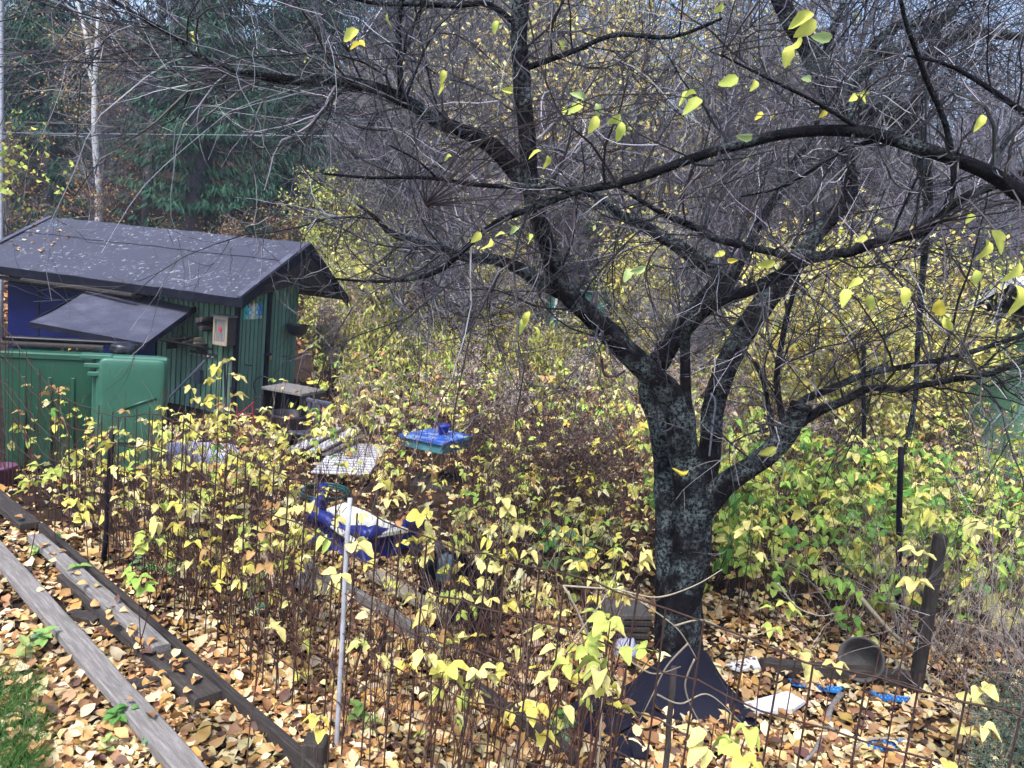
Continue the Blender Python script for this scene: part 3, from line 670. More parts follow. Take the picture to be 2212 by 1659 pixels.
# ================================================================== THE PLUM TREE
def limb(L):
    P = np.array([np.r_[D(x, y, Y), w_ * .46 * np.linalg.norm(D(x, y, Y) - CAM) / F] for x, y, Y, w_ in L])
    n = max(6, int(np.linalg.norm(np.diff(P[:, :3], axis=0), axis=1).sum() / .06)); n = min(n, 70)
    Q = spline(P, n); return Q[:, :3], np.maximum(Q[:, 3], .003)
TB = G(1462, 1430)
LIMBS = {
 'trunk': [(1466, 1450, 5.15, 140), (1466, 1415, 5.15, 118), (1468, 1370, 5.15, 100), (1474, 1300, 5.15, 88), (1492, 1200, 5.14, 84), (1499, 1120, 5.13, 80), (1486, 1020, 5.11, 72), (1472, 950, 5.08, 68), (1467, 890, 5.05, 68), (1440, 842, 5.0, 62), (1390, 795, 4.97, 56), (1342, 747, 4.95, 53), (1284, 689, 4.9, 51), (1232, 641, 4.85, 48), (1200, 585, 4.8, 44), (1172, 500, 4.7, 40), (1151, 429, 4.65, 40), (1143, 373, 4.6, 40), (1139, 299, 4.55, 38), (1128, 187, 4.5, 38), (1121, 93, 4.45, 36), (1125, 0, 4.4, 36), (1130, -150, 4.3, 30)],
 'left_stem': [(1455, 1400, 5.25, 86), (1450, 1330, 5.3, 72), (1448, 1200, 5.33, 66), (1443, 1080, 5.36, 62), (1438, 980, 5.4, 58), (1425, 910, 5.43, 56), (1405, 860, 5.46, 50), (1404, 815, 5.48, 52), (1425, 780, 5.48, 50), (1452, 740, 5.48, 48), (1490, 690, 5.48, 52), (1535, 640, 5.48, 50), (1552, 605, 5.48, 46), (1535, 575, 5.46, 40), (1501, 555, 5.44, 36), (1449, 523, 5.4, 30), (1393, 489, 5.3, 26), (1337, 463, 5.25, 22), (1289, 426, 5.2, 18), (1220, 400, 5.2, 12)],
 'right_stem': [(1505, 1130, 5.2, 60), (1530, 1001, 5.25, 52), (1539, 891, 5.3, 50), (1558, 819, 5.3, 52), (1596, 737, 5.35, 51), (1640, 670, 5.4, 49), (1673, 627, 5.4, 46), (1716, 574, 5.45, 42), (1760, 510, 5.5, 36), (1807, 459, 5.5, 32), (1837, 420, 5.5, 30), (1835, 370, 5.5, 26), (1831, 300, 5.5, 22), (1850, 200, 5.5, 16)],
 'center': [(1484, 895, 5.02, 30), (1481, 838, 4.98, 25), (1480, 760, 4.95, 24), (1482, 713, 4.9, 27), (1510, 680, 4.85, 31), (1558, 651, 4.8, 29), (1630, 622, 4.75, 27), (1702, 584, 4.7, 25), (1760, 556, 4.65, 24), (1833, 545, 4.6, 22), (1908, 519, 4.5, 22), (1994, 500, 4.4, 20), (2028, 474, 4.35, 20), (2065, 437, 4.3, 19), (2113, 414, 4.25, 18), (2162, 396, 4.2, 17), (2240, 365, 4.1, 15)],
 'low_right': [(1500, 1120, 5.1, 62), (1563, 1049, 5.0, 52), (1611, 1016, 4.95, 48), (1659, 982, 4.9, 46), (1697, 939, 4.85, 48), (1722, 893, 4.8, 44), (1728, 878, 4.8, 42)],
 'low_a': [(1705, 930, 4.83, 26), (1764, 891, 4.8, 21), (1822, 867, 4.75, 18), (1880, 838, 4.7, 17), (1942, 843, 4.6, 15), (1990, 833, 4.55, 14), (2062, 819, 4.5, 13), (2134, 809, 4.45, 12), (2220, 776, 4.4, 11), (2330, 740, 4.3, 8)],
 'low_b': [(1715, 900, 4.85, 22), (1731, 867, 4.9, 18), (1798, 838, 4.95, 16), (1870, 809, 5.0, 14), (1966, 790, 5.05, 12), (2062, 771, 5.1, 11), (2182, 733, 5.15, 9), (2300, 690, 5.2, 7)],
 'low_c': [(1692, 915, 4.82, 15), (1678, 819, 4.85, 14), (1692, 723, 4.9, 13), (1702, 675, 4.95, 12), (1735, 560, 5.0, 8)],
 'low_d': [(1672, 965, 4.9, 12), (1654, 843, 4.9, 10), (1630, 781, 4.9, 8)],
 'left_big': [(1140, 400, 4.62, 44), (1121, 381, 4.63, 42), (1095, 347, 4.65, 40), (1057, 310, 4.65, 38), (1031, 299, 4.63, 34), (983, 276, 4.6, 31), (938, 261, 4.55, 29), (901, 231, 4.5, 28), (871, 217, 4.5, 27), (833, 198, 4.45, 26), (796, 186, 4.4, 25), (720, 173, 4.3, 22), (648, 175, 4.2, 20), (576, 166, 4.1, 17), (522, 155, 4.05, 15), (468, 137, 4.0, 13), (425, 119, 3.95, 12), (378, 79, 3.9, 10), (313, 43, 3.85, 8), (245, 0, 3.8, 6), (170, -50, 3.75, 5)],
 'left_shoot': [(868, 217, 4.5, 16), (863, 149, 4.5, 14), (861, 75, 4.48, 13), (865, 19, 4.46, 12), (880, -60, 4.4, 9)],
 'left_low': [(1222, 635, 4.85, 38), (1169, 612, 4.9, 32), (1121, 579, 4.95, 29), (1065, 560, 5.0, 26), (1005, 556, 5.0, 22), (957, 538, 5.0, 20), (901, 523, 5.0, 18), (845, 504, 5.0, 15), (811, 470, 5.0, 10), (770, 440, 5.0, 6)],
 'mid_a': [(1729, 572, 4.68, 18), (1684, 549, 4.65, 17), (1621, 534, 4.6, 17), (1535, 512, 4.55, 16), (1497, 489, 4.5, 15), (1450, 470, 4.5, 14), (1408, 448, 4.5, 10), (1330, 400, 4.5, 7)],
 'mid_b': [(1548, 645, 5.45, 26), (1583, 597, 5.5, 23), (1628, 504, 5.55, 21), (1684, 411, 5.6, 18), (1721, 343, 5.6, 15), (1751, 299, 5.6, 12), (1790, 200, 5.6, 8)],
 'top_l': [(1122, 60, 4.45, 14), (1057, 9, 4.4, 11), (983, 13, 4.35, 11), (908, 9, 4.3, 10), (796, 5, 4.2, 8), (690, -30, 4.1, 6)],
 'top_r': [(1128, 150, 4.5, 14), (1240, 110, 4.4, 12), (1330, 75, 4.3, 11), (1450, 80, 4.2, 9), (1560, 40, 4.1, 6)],
}
plum = thing('plum_tree', 'big dark lichen covered fruit tree with spreading bare branches', 'tree', TB)
LW = {}
for nm, L in LIMBS.items():
    P, R = limb(L); LW[nm] = (P, R)
    thick = R.max() > .05
    mb = MB(); mb.tube(P, R, 14 if thick else 8, True, None, .10 if thick else .06)
    o = part('trunk' if nm == 'trunk' else ('stem' if 'stem' in nm else 'branch'), mb, 'bark' if thick else 'bark_plain', plum, True)
    if nm == 'low_right':
        mb = MB(); e = P[-1]; t_ = unit(P[-1] - P[-2]); mb.tube([e - t_ * .01, e + t_ * .02], [R[-1] * 1.16, R[-1] * 1.08], 14, bumpy=.15); part('cut_stump', mb, 'bark_plain', o, True)
# neighbour branch that reaches in from the right (its trunk stands outside the frame)
NB = {
 'trunk': [(2560, 1300, 3.5, 190), (2540, 1100, 3.5, 140), (2500, 800, 3.45, 110), (2420, 600, 3.4, 90), (2300, 470, 3.3, 46), (2212, 422, 3.2, 34), (2151, 381, 3.2, 30), (2095, 355, 3.2, 28), (2020, 329, 3.2, 27), (1945, 306, 3.22, 27), (1889, 288, 3.25, 26), (1833, 282, 3.25, 25), (1759, 282, 3.28, 24), (1684, 291, 3.3, 23), (1609, 310, 3.32, 22), (1535, 329, 3.35, 21), (1460, 355, 3.38, 20), (1400, 378, 3.4, 19), (1337, 396, 3.42, 18), (1244, 414, 3.45, 17), (1184, 437, 3.48, 16), (1132, 455, 3.5, 15), (1065, 485, 3.52, 14), (1020, 523, 3.55, 13), (964, 575, 3.55, 12), (927, 594, 3.55, 11), (871, 605, 3.55, 9), (796, 608, 3.55, 7), (700, 600, 3.5, 5)],
 'b1': [(1250, 412, 3.45, 13), (1169, 403, 3.44, 12), (1095, 403, 3.43, 11), (1020, 398, 3.42, 10), (945, 386, 3.4, 9), (871, 383, 3.38, 8), (796, 384, 3.35, 7), (700, 375, 3.3, 5)],
 'b2': [(945, 386, 3.4, 6), (900, 345, 3.35, 5), (841, 314, 3.3, 4)],
 'b3': [(2060, 345, 3.2, 14), (2057, 426, 3.15, 8), (2030, 480, 3.1, 5)],
 'b4': [(2057, 335, 3.2, 11), (2040, 260, 3.15, 11), (2001, 172, 3.1, 10), (1975, 100, 3.05, 9), (1953, 37, 3.0, 8), (1940, -40, 2.9, 6)],
 'b5': [(2300, 300, 3.2, 14), (2212, 243, 3.2, 11), (2120, 180, 3.2, 9), (2042, 138, 3.2, 7), (1960, 120, 3.2, 5)],
 'b6': [(2150, 385, 3.2, 12), (2145, 345, 3.25, 11), (2180, 300, 3.3, 9), (2212, 260, 3.3, 7)],
 'b7': [(1925, 300, 3.22, 10), (1830, 320, 3.3, 8), (1700, 400, 3.4, 6), (1600, 425, 3.45, 4)],
 'b8': [(1865, 285, 3.25, 9), (1770, 225, 3.2, 7), (1660, 170, 3.15, 6), (1560, 120, 3.1, 4)],
}
nbt = thing('fruit_tree', 'long thin arching branches reaching in from a tree beyond the right edge', 'tree', G(2560, 1300, 0))
NW = {}
for nm, L in NB.items():
    P, R = limb(L); NW[nm] = (P, R)
    if nm == 'trunk':
        foot = np.array([P[0][0] + .1, P[0][1], -.2]); P = np.concatenate([[foot], P]); R = np.r_[R[0] * 1.25, R]
    mb = MB(); mb.tube(P, R, 9, True, None, .05); part('trunk' if nm == 'trunk' else 'branch', mb, 'bark_plain', nbt, True)
# crooked tree behind, right
BK = {
 'trunk': [(1978, 860, 9.4, 10), (1985, 700, 9.2, 11), (1996, 560, 8.8, 13), (2004, 420, 8.2, 20), (1980, 310, 7.5, 38), (1930, 240, 7.1, 46), (1871, 238, 7.0, 44), (1818, 222, 7.0, 42), (1790, 190, 7.0, 40), (1770, 157, 7.0, 40), (1744, 105, 7.0, 38), (1714, 56, 7.0, 36), (1684, 0, 7.0, 34), (1650, -80, 7.0, 28)],
 'b1': [(1825, 225, 7.0, 26), (1833, 194, 6.95, 26), (1889, 131, 6.9, 25), (1957, 97, 6.9, 24), (2001, 71, 6.9, 22), (2057, 22, 6.9, 18), (2100, -40, 6.9, 12)],
 'b2': [(1960, 285, 7.2, 26), (1985, 200, 7.3, 24), (2010, 120, 7.3, 22), (2090, 70, 7.3, 20), (2150, 74, 7.3, 17), (2220, 80, 7.3, 14)],
 'b3': [(1850, 150, 6.95, 16), (1920, 65, 6.9, 16), (1990, 50, 6.85, 14), (2040, 30, 6.8, 12), (2120, -30, 6.8, 9)],
 'b4': [(1770, 157, 7.0, 16), (1800, 60, 7.0, 13), (1825, 0, 7.0, 10)],
}
bkt = thing('crooked_tree', 'crooked black tree with a thick bent trunk at upper right', 'tree', np.r_[D(1978, 860, 9.4)[:2], 0])
BW = {}
for nm, L in BK.items():
    P, R = limb(L); BW[nm] = (P, R)
    if nm == 'trunk': P = np.concatenate([[np.r_[P[0][:2], -.3]], P]); R = np.r_[R[0] * 1.3, R]
    mb = MB(); mb.tube(P, R, 11, True, None, .10); part('trunk' if nm == 'trunk' else 'branch', mb, 'bark', bkt, True)
# twigs ------------------------------------------------------------
def resam(P, R, K=24):
    Q = spline(np.c_[P, R], K); return Q[:, :3], Q[:, 3]
def twigwork(W, skip, dens, lens, cmain, levels, t0=.1, thin=.5, lift=.03):
    """W: dict of limbs. returns a builder with all the twigs"""
    mb = MB(); P0 = []; D0 = []; L0 = []; R0 = []
    for nm, (P, R) in W.items():
        if nm in skip: lo = skip[nm]
        else: lo = t0
        Ln = np.linalg.norm(np.diff(P, axis=0), axis=1).sum(); n = int(Ln * dens * (1 - lo)); Q, RR = resam(P, R)
        if n < 1: continue
        p, d, L, r, _ = spawn(Q[None], RR[None], n, 1.05, lo, (.1, .2), .4)
        P0.append(p); D0.append(d); L0.append(rng.uniform(*lens, n) * (.6 + .8 * rng.random(n))); R0.append(np.clip(r, .0035, .008))
    P0, D0, L0, R0 = map(np.concatenate, (P0, D0, L0, R0))
    A, RA = grow(P0, D0 + SZ * .1, L0, R0, 10, .17, rng.normal(lift, .09, len(P0)), .35, .09)
    out = [(A, RA)]
    B, RB = A, RA
    for n_each, ang, ln, K in levels:
        p, d, L, r, _ = spawn(B, RB, n_each, ang, .12, ln, .62)
        B, RB = grow(p, d, L, np.maximum(r, .0013), K, .2, rng.normal(.02, .09, len(p)), .45, .10); out.append((B, RB))
    for k, (a, ra) in enumerate(out):
        c = pal([cmain, np.array(cmain) * 1.6, np.array(cmain) * .7, (.035, .028, .033)], len(a), .25)
        pale = rng.random(len(a)) < (.05 if k == 0 else .16); c[pale] = pal([(.28, .26, .29), (.20, .18, .20)], pale.sum(), .15)
        mb.tubes(a, ra, 4 if k == 0 else 3, c)
    return mb, out
DARK = (.014, .011, .015)
W1 = {k: LW[k] for k in LW}
mbT, outT = twigwork(W1, {'trunk': .42, 'left_stem': .5, 'right_stem': .45, 'center': .28, 'low_right': .8, 'left_low': .2, 'mid_b': .3, 'left_big': .12}, 12, (.5, 1.5), DARK, [(7, .8, (.3, .7), 7), (4, .8, (.3, .6), 5)])
Q, RR = resam(*LW['left_big']); p, d, L, r, _ = spawn(Q[None], RR[None], 90, 1.0, .3, (.1, .2), .3)
A, RA = grow(p, d * .6 + np.array([-.9, -.1, -.25]), rng.uniform(.5, 1.7, 90), np.full(90, .0036), 12, .12, rng.normal(.05, .05, 90), .35, .06); cc = pal([DARK, (.05, .045, .05)], 90, .3); pl_ = rng.random(90) < .1; cc[pl_] = pal([(.32, .31, .34)], pl_.sum()); mbT.tubes(A, RA, 4, cc)
p, d, L, r, _ = spawn(A, RA, 5, .8, .15, (.2, .5), .6); A2, RA2 = grow(p, d, L, np.maximum(r, .0013), 7, .16, rng.normal(.06, .05, len(p)), .4, .06); cc = pal([DARK, (.05, .045, .05)], len(p), .3); pl_ = rng.random(len(p)) < .25; cc[pl_] = pal([(.32, .31, .34)], pl_.sum()); mbT.tubes(A2, RA2, 3, cc)
W2 = {k: NW[k] for k in NW}
mbN, outN = twigwork(W2, {'trunk': .38}, 6, (.35, 1.0), DARK, [(5, .75, (.25, .5), 6), (3, .7, (.3, .5), 5)])
mbB, outB = twigwork(BW, {'trunk': .5}, 16, (.7, 1.9), DARK, [(8, .75, (.3, .6), 7), (4, .7, (.3, .6), 5)])
ALLP = np.concatenate([P for P, R in LW.values()] + [a[:, ::2].reshape(-1, 3) for a, _ in outT[:1]]); ALLN = np.concatenate([P for k, (P, R) in NW.items()])
# single leaves still hanging: (x, y, length px, angle deg, colour, tree)
YL = [(.58, .58, .12), (.50, .56, .12), (.62, .52, .07), (.42, .52, .20)]
LEAVES = [(756, 76, 56, 160, 0), (772, 100, 50, 195, 2), (838, 44, 34, 95, 1), (957, 165, 36, 100, 0), (950, 190, 36, 80, 0), (1214, 96, 28, 50, 1), (1070, 58, 34, 110, 1), (1248, 207, 44, 200, 3), (1244, 232, 48, 150, 1), (1218, 240, 30, 100, 1), (1290, 240, 42, 80, 3), (1283, 268, 50, 110, 0), (1328, 258, 42, 140, 1), (1338, 285, 56, 100, 1), (1155, 330, 42, 165, 0), (1180, 352, 44, 97, 0), (968, 342, 30, 170, 1), (1030, 512, 40, 125, 0), (1052, 530, 52, 115, 0), (1112, 498, 40, 150, 3), (1146, 518, 46, 75, 1), (1080, 506, 30, 180, 1), (1378, 582, 46, 160, 3), (1356, 594, 44, 130, 3), (1496, 228, 62, 150, 1), (1484, 212, 60, 155, 1), (1575, 175, 52, 165, 1), (1629, 183, 40, 110, 0), (1608, 294, 46, 170, 3), (1556, 548, 30, 160, 0), (1656, 570, 46, 165, 0), (1582, 562, 30, 10, 2), (1826, 640, 50, 120, 1), (1848, 612, 44, 150, 0), (1860, 212, 34, 40, 0), (1846, 210, 32, 140, 0), (1870, 200, 26, 170, 0), (2115, 266, 42, 115, 0), (1780, 245, 26, 130, 2), (1640, 250, 28, 140, 2), (1666, 255, 24, 90, 2), (1745, 170, 30, 170, 3), (2030, 668, 60, 70, 2), (2048, 700, 46, 60, 0), (1880, 655, 48, 90, 1), (1955, 640, 50, 85, 0), (1470, 1016, 48, 175, 2), (1660, 976, 50, 150, 0), (1612, 340, 26, 100, 3), (1138, 690, 50, 110, 0), (1128, 706, 46, 80, 1), (1160, 720, 46, 60, 0), (1096, 195, 36, 170, 0), (660, 130, 24, 150, 1), (1554, 18, 30, 130, 1), (1730, 45, 66, 160, 0), (1742, 62, 60, 140, 0), (1776, 80, 50, 180, 3), (1712, 95, 58, 120, 0), (1702, 120, 52, 100, 0), (1812, 560, 22, 170, 1), (1815, 500, 26, 110, 0), (1864, 515, 30, 160, 0), (2095, 470, 34, 130, 1), (2122, 540, 60, 110, 0), (2160, 520, 64, 60, 0), (2190, 585, 70, 120, 0), (2190, 650, 80, 90, 0), (2110, 600, 40, 80, 1), (1255, 870, 30, 90, 1), (418, 78, 26, 95, 0)]
mbX = MB(); plm = [oval_leaf(.27, .3, .25, 5, .06, .2), oval_leaf(.24, .4, .5, 5, .06, .1), oval_leaf(.30, .2, .15, 5, .06, .3)]
lm = {}
for ci in range(4):
    for si in range(3):
        b = MB(); col = np.array(YL[ci]); tv, tf = plm[si]; c = np.tile(col, (len(tv), 1)) * (1 + .25 * (np.abs(tv[:, 1:2]) < .01)); b.add(tv, tf, np.clip(c, 0, .9))
        lm[(ci, si)] = b.mesh('leaf', 'leaf_i', True)
for k, (x, y, Lp, ang, ci) in enumerate(LEAVES):
    Y = float(np.clip(.075 * F / Lp * .95, 1.7, 4.6)) if y < 900 else 4.4
    base = D(x, y, Y); a = math.radians(ang)
    dr = unit(_R * math.cos(a) - _U * math.sin(a) + _f * rng.normal(0, .35)); nrm = unit(-_f + rng.normal(0, .6, 3)); nrm = unit(nrm - dr * nrm.dot(dr)); yv = np.cross(nrm, dr)
    ln = .74 * Lp * np.linalg.norm(base - CAM) / F
    own, src = (plum, ALLP) if (x < 1500 or 900 < y or (y > 420 and x < 2000)) else (nbt, ALLN)
    o = link(bpy.data.objects.new('leaf', lm[(ci, k % 3)]), own)
    p0 = base - dr * ln * .5
    loc = p0 - np.array(own.location)
    o.matrix_local = Matrix([[dr[0] * ln, yv[0] * ln, nrm[0] * ln, loc[0]], [dr[1] * ln, yv[1] * ln, nrm[1] * ln, loc[1]], [dr[2] * ln, yv[2] * ln, nrm[2] * ln, loc[2]], [0, 0, 0, 1]])
    q = src[np.argmin(np.linalg.norm(src - p0, axis=1) + .25 * np.abs(src[:, 2] - p0[2]))]
    dd = np.linalg.norm(q - p0); mid = (q + p0) / 2 + rng.normal(0, .06, 3) * dd + SZ * .08 * dd
    (mbT if own is plum else mbN).tubes(spline(np.array([q, mid, p0]), 9)[None], np.linspace(.0035, .0014, 9)[None], 3, np.array([[.05, .035, .035]]))
for b, own in ((mbT, plum), (mbN, nbt), (mbB, bkt)):
    o = part('crown', b, 'twig', own); o['kind'] = 'stuff'
# black cable loops tied round the trunk
for i, (pts, Y, lab) in enumerate(((((1440, 900), (1420, 880), (1425, 930), (1450, 925), (1460, 905)), 4.98, 'black cable loop tied on the left stem of the tree'), (((1535, 850), (1545, 870), (1538, 930), (1532, 985)), 5.05, 'pale wire hanging down the right stem of the tree'), (((1515, 890), (1560, 940), (1600, 975), (1640, 1005)), 4.85, 'thin dark cord running from the fork to the right limb'), (((1300, 775), (1306, 810), (1330, 812), (1350, 800)), 4.9, 'small black cable loop under the left limb'))):
    mb = MB(); mb.tube(spline(np.array([D(x, y, Y) for x, y in pts]), 30), .007, 5); solo('cable', mb, 'galv' if i == 1 else 'cable', lab, 'cable', smooth=True)

# ================================================================== FENCE AND POSTS
fb = np.array([(-5.9, 8.3), (-4.6, 6.95), (-3.03, 5.68), (-.71, 3.63), (.75, 2.78), (1.75, 2.22), (2.75, 1.75)])
fpath = spline(np.c_[fb, np.zeros(len(fb))], 300)[:, :2]; fl = np.r_[0, np.cumsum(np.linalg.norm(np.diff(fpath, axis=0), axis=1))]
def FP(s_): return np.array([np.interp(s_, fl, fpath[:, 0]), np.interp(s_, fl, fpath[:, 1])])
fence = thing('wire_fence', 'rusty wire mesh fence sagging diagonally across the foreground', 'fence', np.r_[FP(fl[-1] * .5), 0])
def ftop(s_, h): # sag of the left part
    f = s_ / fl[-1]; return h * (1 - .16 * math.sin(max(0, .42 - f) * 15) * (f < .42)) + .02 * math.sin(s_ * 4)
for h in (1.36, 1.12, .9, .68, .48, .3):
    ss_ = np.arange(0, fl[-1], .12); mb = MB(); mb.tube([np.r_[FP(s_) + rng.normal(0, .006, 2), ftop(s_, h) + rng.normal(0, .006)] for s_ in ss_], .0042, 4); part('wire', mb, 'rust', fence, True)
s_ = .05
while s_ < fl[-1]:
    p = FP(s_); le = rng.normal(0, .02, 2); hh = ftop(s_, 1.36) + rng.uniform(-.02, .05)
    mb = MB(); mb.tube([np.r_[p, 0], np.r_[p + le * .5, hh * .5], np.r_[p + le, hh]], .0042, 4); part('rod', mb, 'rust', fence); s_ += rng.uniform(.13, .165)
def pole(name, a, b, r, m_, label, cat, taper=1.0, sides=8, group=None):
    t = np.linspace(0, 1, 8)[:, None]; P = np.asarray(a) * (1 - t) + np.asarray(b) * t; P[1:-1] += rng.normal(0, r * .15, (6, 3))
    mb = MB(); mb.tube(P, np.linspace(r, r * taper, 8), sides); return solo(name, mb, m_, label, cat, loc=np.array([a[0], a[1], a[2]]), smooth=sides > 4, group=group)
b0 = G(727, 1630); pole('white_stake', b0 - SZ * .1, D(756, 1076, b0[1] - .02), .0135, 'whitepole', 'pale grey tapered stake tied to the wire fence', 'stake', .9)
b0 = G(225, 1217); pole('fence_post', b0 - SZ * .1, D(242, 932, b0[1]), .02, 'black', 'thin black fence post at left by the planks', 'post', 1, 6)
b0 = D(1445, 1690, 3.2); b0 = np.r_[b0[:2], 0]; pole('wooden_stake', b0, D(1456, 1440, b0[1]), .014, 'dark_wood', 'short brown stake with pale cut top in front of the tree', 'stake', .95)
b0 = G(1945, 1380); pole('fence_post', b0 - SZ * .2, D(1947, 966, b0[1]), .022, 'black', 'tall thin black post standing behind the grey pot', 'post', 1, 6)
b0 = G(1870, 1130); pole('fence_post', b0 - SZ * .2, D(1866, 742, b0[1]), .025, 'black', 'farther black post under the right branch of the tree', 'post', 1, 6)
b0 = G(1975, 1500); wp_t = D(2030, 1170, b0[1] + .05)
mb = MB(); ax = unit(wp_t - b0); sx = unit(np.cross(ax, _f)); sy = np.cross(ax, sx); mb.box((b0 + wp_t) / 2, sx * .038, sy * .038, ax * (np.linalg.norm(wp_t - b0) / 2 + .05), .012); solo('wooden_post', mb, 'dark_wood', 'thick dark leaning wooden post at the right', 'post')
b0 = G(680, 1680); wt = D(676, 1622, b0[1]); mb = MB(); mb.box((b0 + wt) / 2, _x * .055, np.array([0, .055, 0]), SZ * .14, .008); solo('wooden_peg', mb, 'dark_wood', 'short square dark wooden peg at the end of the edging board', 'peg')
fp0 = D(2, 500, 16); pole('white_pole', (fp0[0], fp0[1], 0), (fp0[0], fp0[1], 9.5), .05, 'whitepole', 'tall thin white pole cut by the left edge', 'pole', .8)
mb = MB(); mb.tube(spline(np.array([D(-80, 286, 17), D(300, 290, 17.5), D(760, 294, 18)]), 20), .009, 4); solo('overhead_wire', mb, 'galv', 'thin pale wire strung across in front of the spruces', 'wire', smooth=True)

# ================================================================== PLANKS AND EDGING, LEFT FOREGROUND
def plank(a, b, wid, thk, m_, label, name='plank', up=.0, roll=0.0, cat='plank', split=0):
    a, b = np.asarray(a, float), np.asarray(b, float); ax = unit(b - a); sd_ = unit(np.cross(ax, SZ)); u2 = np.cross(sd_, ax)
    c, s_ = math.cos(roll), math.sin(roll); s2, u3 = sd_ * c + u2 * s_, -sd_ * s_ + u2 * c
    # local mesh with the grain along z so the wood figure runs lengthwise
    Ln = np.linalg.norm(b - a); mb = MB(); n = 12; prof = [(-wid / 2, thk / 2 - .006), (-wid / 2 + .008, thk / 2), (wid / 2 - .008, thk / 2), (wid / 2, thk / 2 - .006), (wid / 2, -thk / 2), (-wid / 2, -thk / 2)]
    P = np.array([[(x * (1 + .02 * math.sin(k * 1.7 + x * 9)), y + .004 * math.sin(k * 2.1 + x * 30), Ln * (k / n - .5)) for x, y in prof + prof[:1]] for k in range(n + 1)])
    mb.grid(P); mb.add(P[0, :-1], [(0, 1, 2), (0, 2, 3), (0, 3, 4), (0, 4, 5)]); mb.add(P[-1, :-1], [(2, 1, 0), (3, 2, 0), (4, 3, 0), (5, 4, 0)])
    o = link(bpy.data.objects.new(name, mb.mesh(name, m_, False))); ctr = (a + b) / 2
    o.matrix_world = Matrix([[s2[0], u3[0], -ax[0], ctr[0]], [s2[1], u3[1], -ax[1], ctr[1]], [s2[2], u3[2], -ax[2], ctr[2]], [0, 0, 0, 1]])
    return tag(o, label, cat)
z1 = .11
plank(G(-60, 1130, z1), G(430, 1690, z1), .125, .055, 'grey_wood', 'long pale weathered plank lying across the fallen leaves')
plank(G(-40, 1046, .10), G(66, 1136, .09), .15, .05, 'dark_wood', 'short dark plank at the left edge below the bin')
plank(G(76, 1160, .13), G(350, 1402, .13), .105, .05, 'grey_wood', 'narrow grey plank lying on top of the longer leafy plank')
plank(G(150, 1245, .07), G(452, 1512, .09), .16, .06, 'dark_wood', 'thick dark plank strewn with leaves beside the edging board')
plank(G(90, 1150, .08), G(690, 1690, .06), .045, .16, 'dark_wood', 'long dark edging board standing on its edge', 'edging_board', cat='edging')
for i, (xa, ya, xb, yb, zz) in enumerate(((150, 1330, 215, 1345, .04), (255, 1490, 345, 1480, .05), (20, 1240, 70, 1235, .04))):
    plank(G(xa, ya, zz), G(xb, yb, zz), .10, .07, 'dark_wood', ['dark sleeper block under the pale plank, upper one', 'dark reddish sleeper block between the two planks', 'dark sleeper block near the left edge'][i], 'sleeper_block', cat='block')
plank(G(952, 1440, .05), G(1240, 1650, .05), .05, .14, 'dark_wood', 'dark edging board in the grass left of the black felt', 'edging_board', cat='edging')
plank(G(1644, 1438, .05), G(1975, 1468, .05), .08, .10, 'dark_wood', 'dark timber lying behind the blue bubble wrap at right', 'timber', cat='timber')
plank(G(806, 1238, .12), G(962, 1330, .12), .12, .04, 'pale_wood', 'pale greenish plank on the rim of the raised bed')
plank(G(640, 1215, .05), G(960, 1400, .05), .05, .12, 'grey_wood', 'long grey plank on edge in front of the raised bed')
plank(G(640, 1250, .06), G(735, 1272, .06), .22, .03, 'grey_wood', 'grey board lying flat left of the white stake')

# ================================================================== CLUTTER
# green container, lid swung open beside it
def superbox(c, X, Y_, Z_, n=26, e=.22, taper=0.0, dome=0.0):
    """rounded box: half extents X (vec), Y_, Z_ ; super-ellipsoid"""
    pw = lambda v: np.sign(v) * np.abs(v) ** e
    th = np.linspace(-math.pi / 2, math.pi / 2, n); ph = np.linspace(-math.pi, math.pi, 2 * n + 1)
    T, Pp = np.meshgrid(th, ph, indexing='ij')
    x = pw(np.cos(T)) * pw(np.cos(Pp)); y = pw(np.cos(T)) * pw(np.sin(Pp)); z = pw(np.sin(T))
    k = 1 + taper * z
    return MB().grid(np.asarray(c) + (x * k)[..., None] * X + (y * k)[..., None] * Y_ + z[..., None] * Z_)
bl, br = G(8, 1000), G(196, 985); bl = np.r_[bl[:2], 0]
bx_ = unit(np.r_[(D(200, 770, 7.9) - D(20, 770, 7.6))[:2], 0]); by_ = np.array([-bx_[1], bx_[0], 0])
zt = D(110, 762, 7.75)[2]; c0 = D(108, 860, 7.75); c0[2] = zt / 2; c0 = c0 + by_ * .35
hw = np.linalg.norm((D(205, 800, 7.85) - D(10, 800, 7.65))[:2]) / 2
binn = thing('waste_container', 'large green plastic waste container with its lid hanging open', 'container', np.r_[c0[:2], 0])
part('body', superbox(c0, bx_ * hw, by_ * .36, SZ * (zt / 2), e=.13, taper=.06), 'bin', binn, True)
mb = MB(); mb.box(c0 + SZ * (zt / 2 - .035) - by_ * .36, bx_ * (hw * 1.05), by_ * .035, SZ * .035, .012); part('rim', mb, 'bin', binn)
lc = D(286, 868, 7.72); lw = np.linalg.norm((D(348, 800, 7.7) - D(222, 800, 7.7))[:2]) / 2; lz = zt * .47; lc = np.r_[lc[:2], zt - lz + .05] + by_ * .02
lid = part('lid', superbox(lc, bx_ * lw, by_ * .17, SZ * lz, e=.15, taper=.03), 'bin_lid', binn, True)
mb = MB(); mb.box(lc - by_ * .05 + SZ * 0, bx_ * (lw * 1.10), by_ * .06, SZ * (lz * 1.02), .02); part('lid_rim', mb, 'bin_lid', lid)
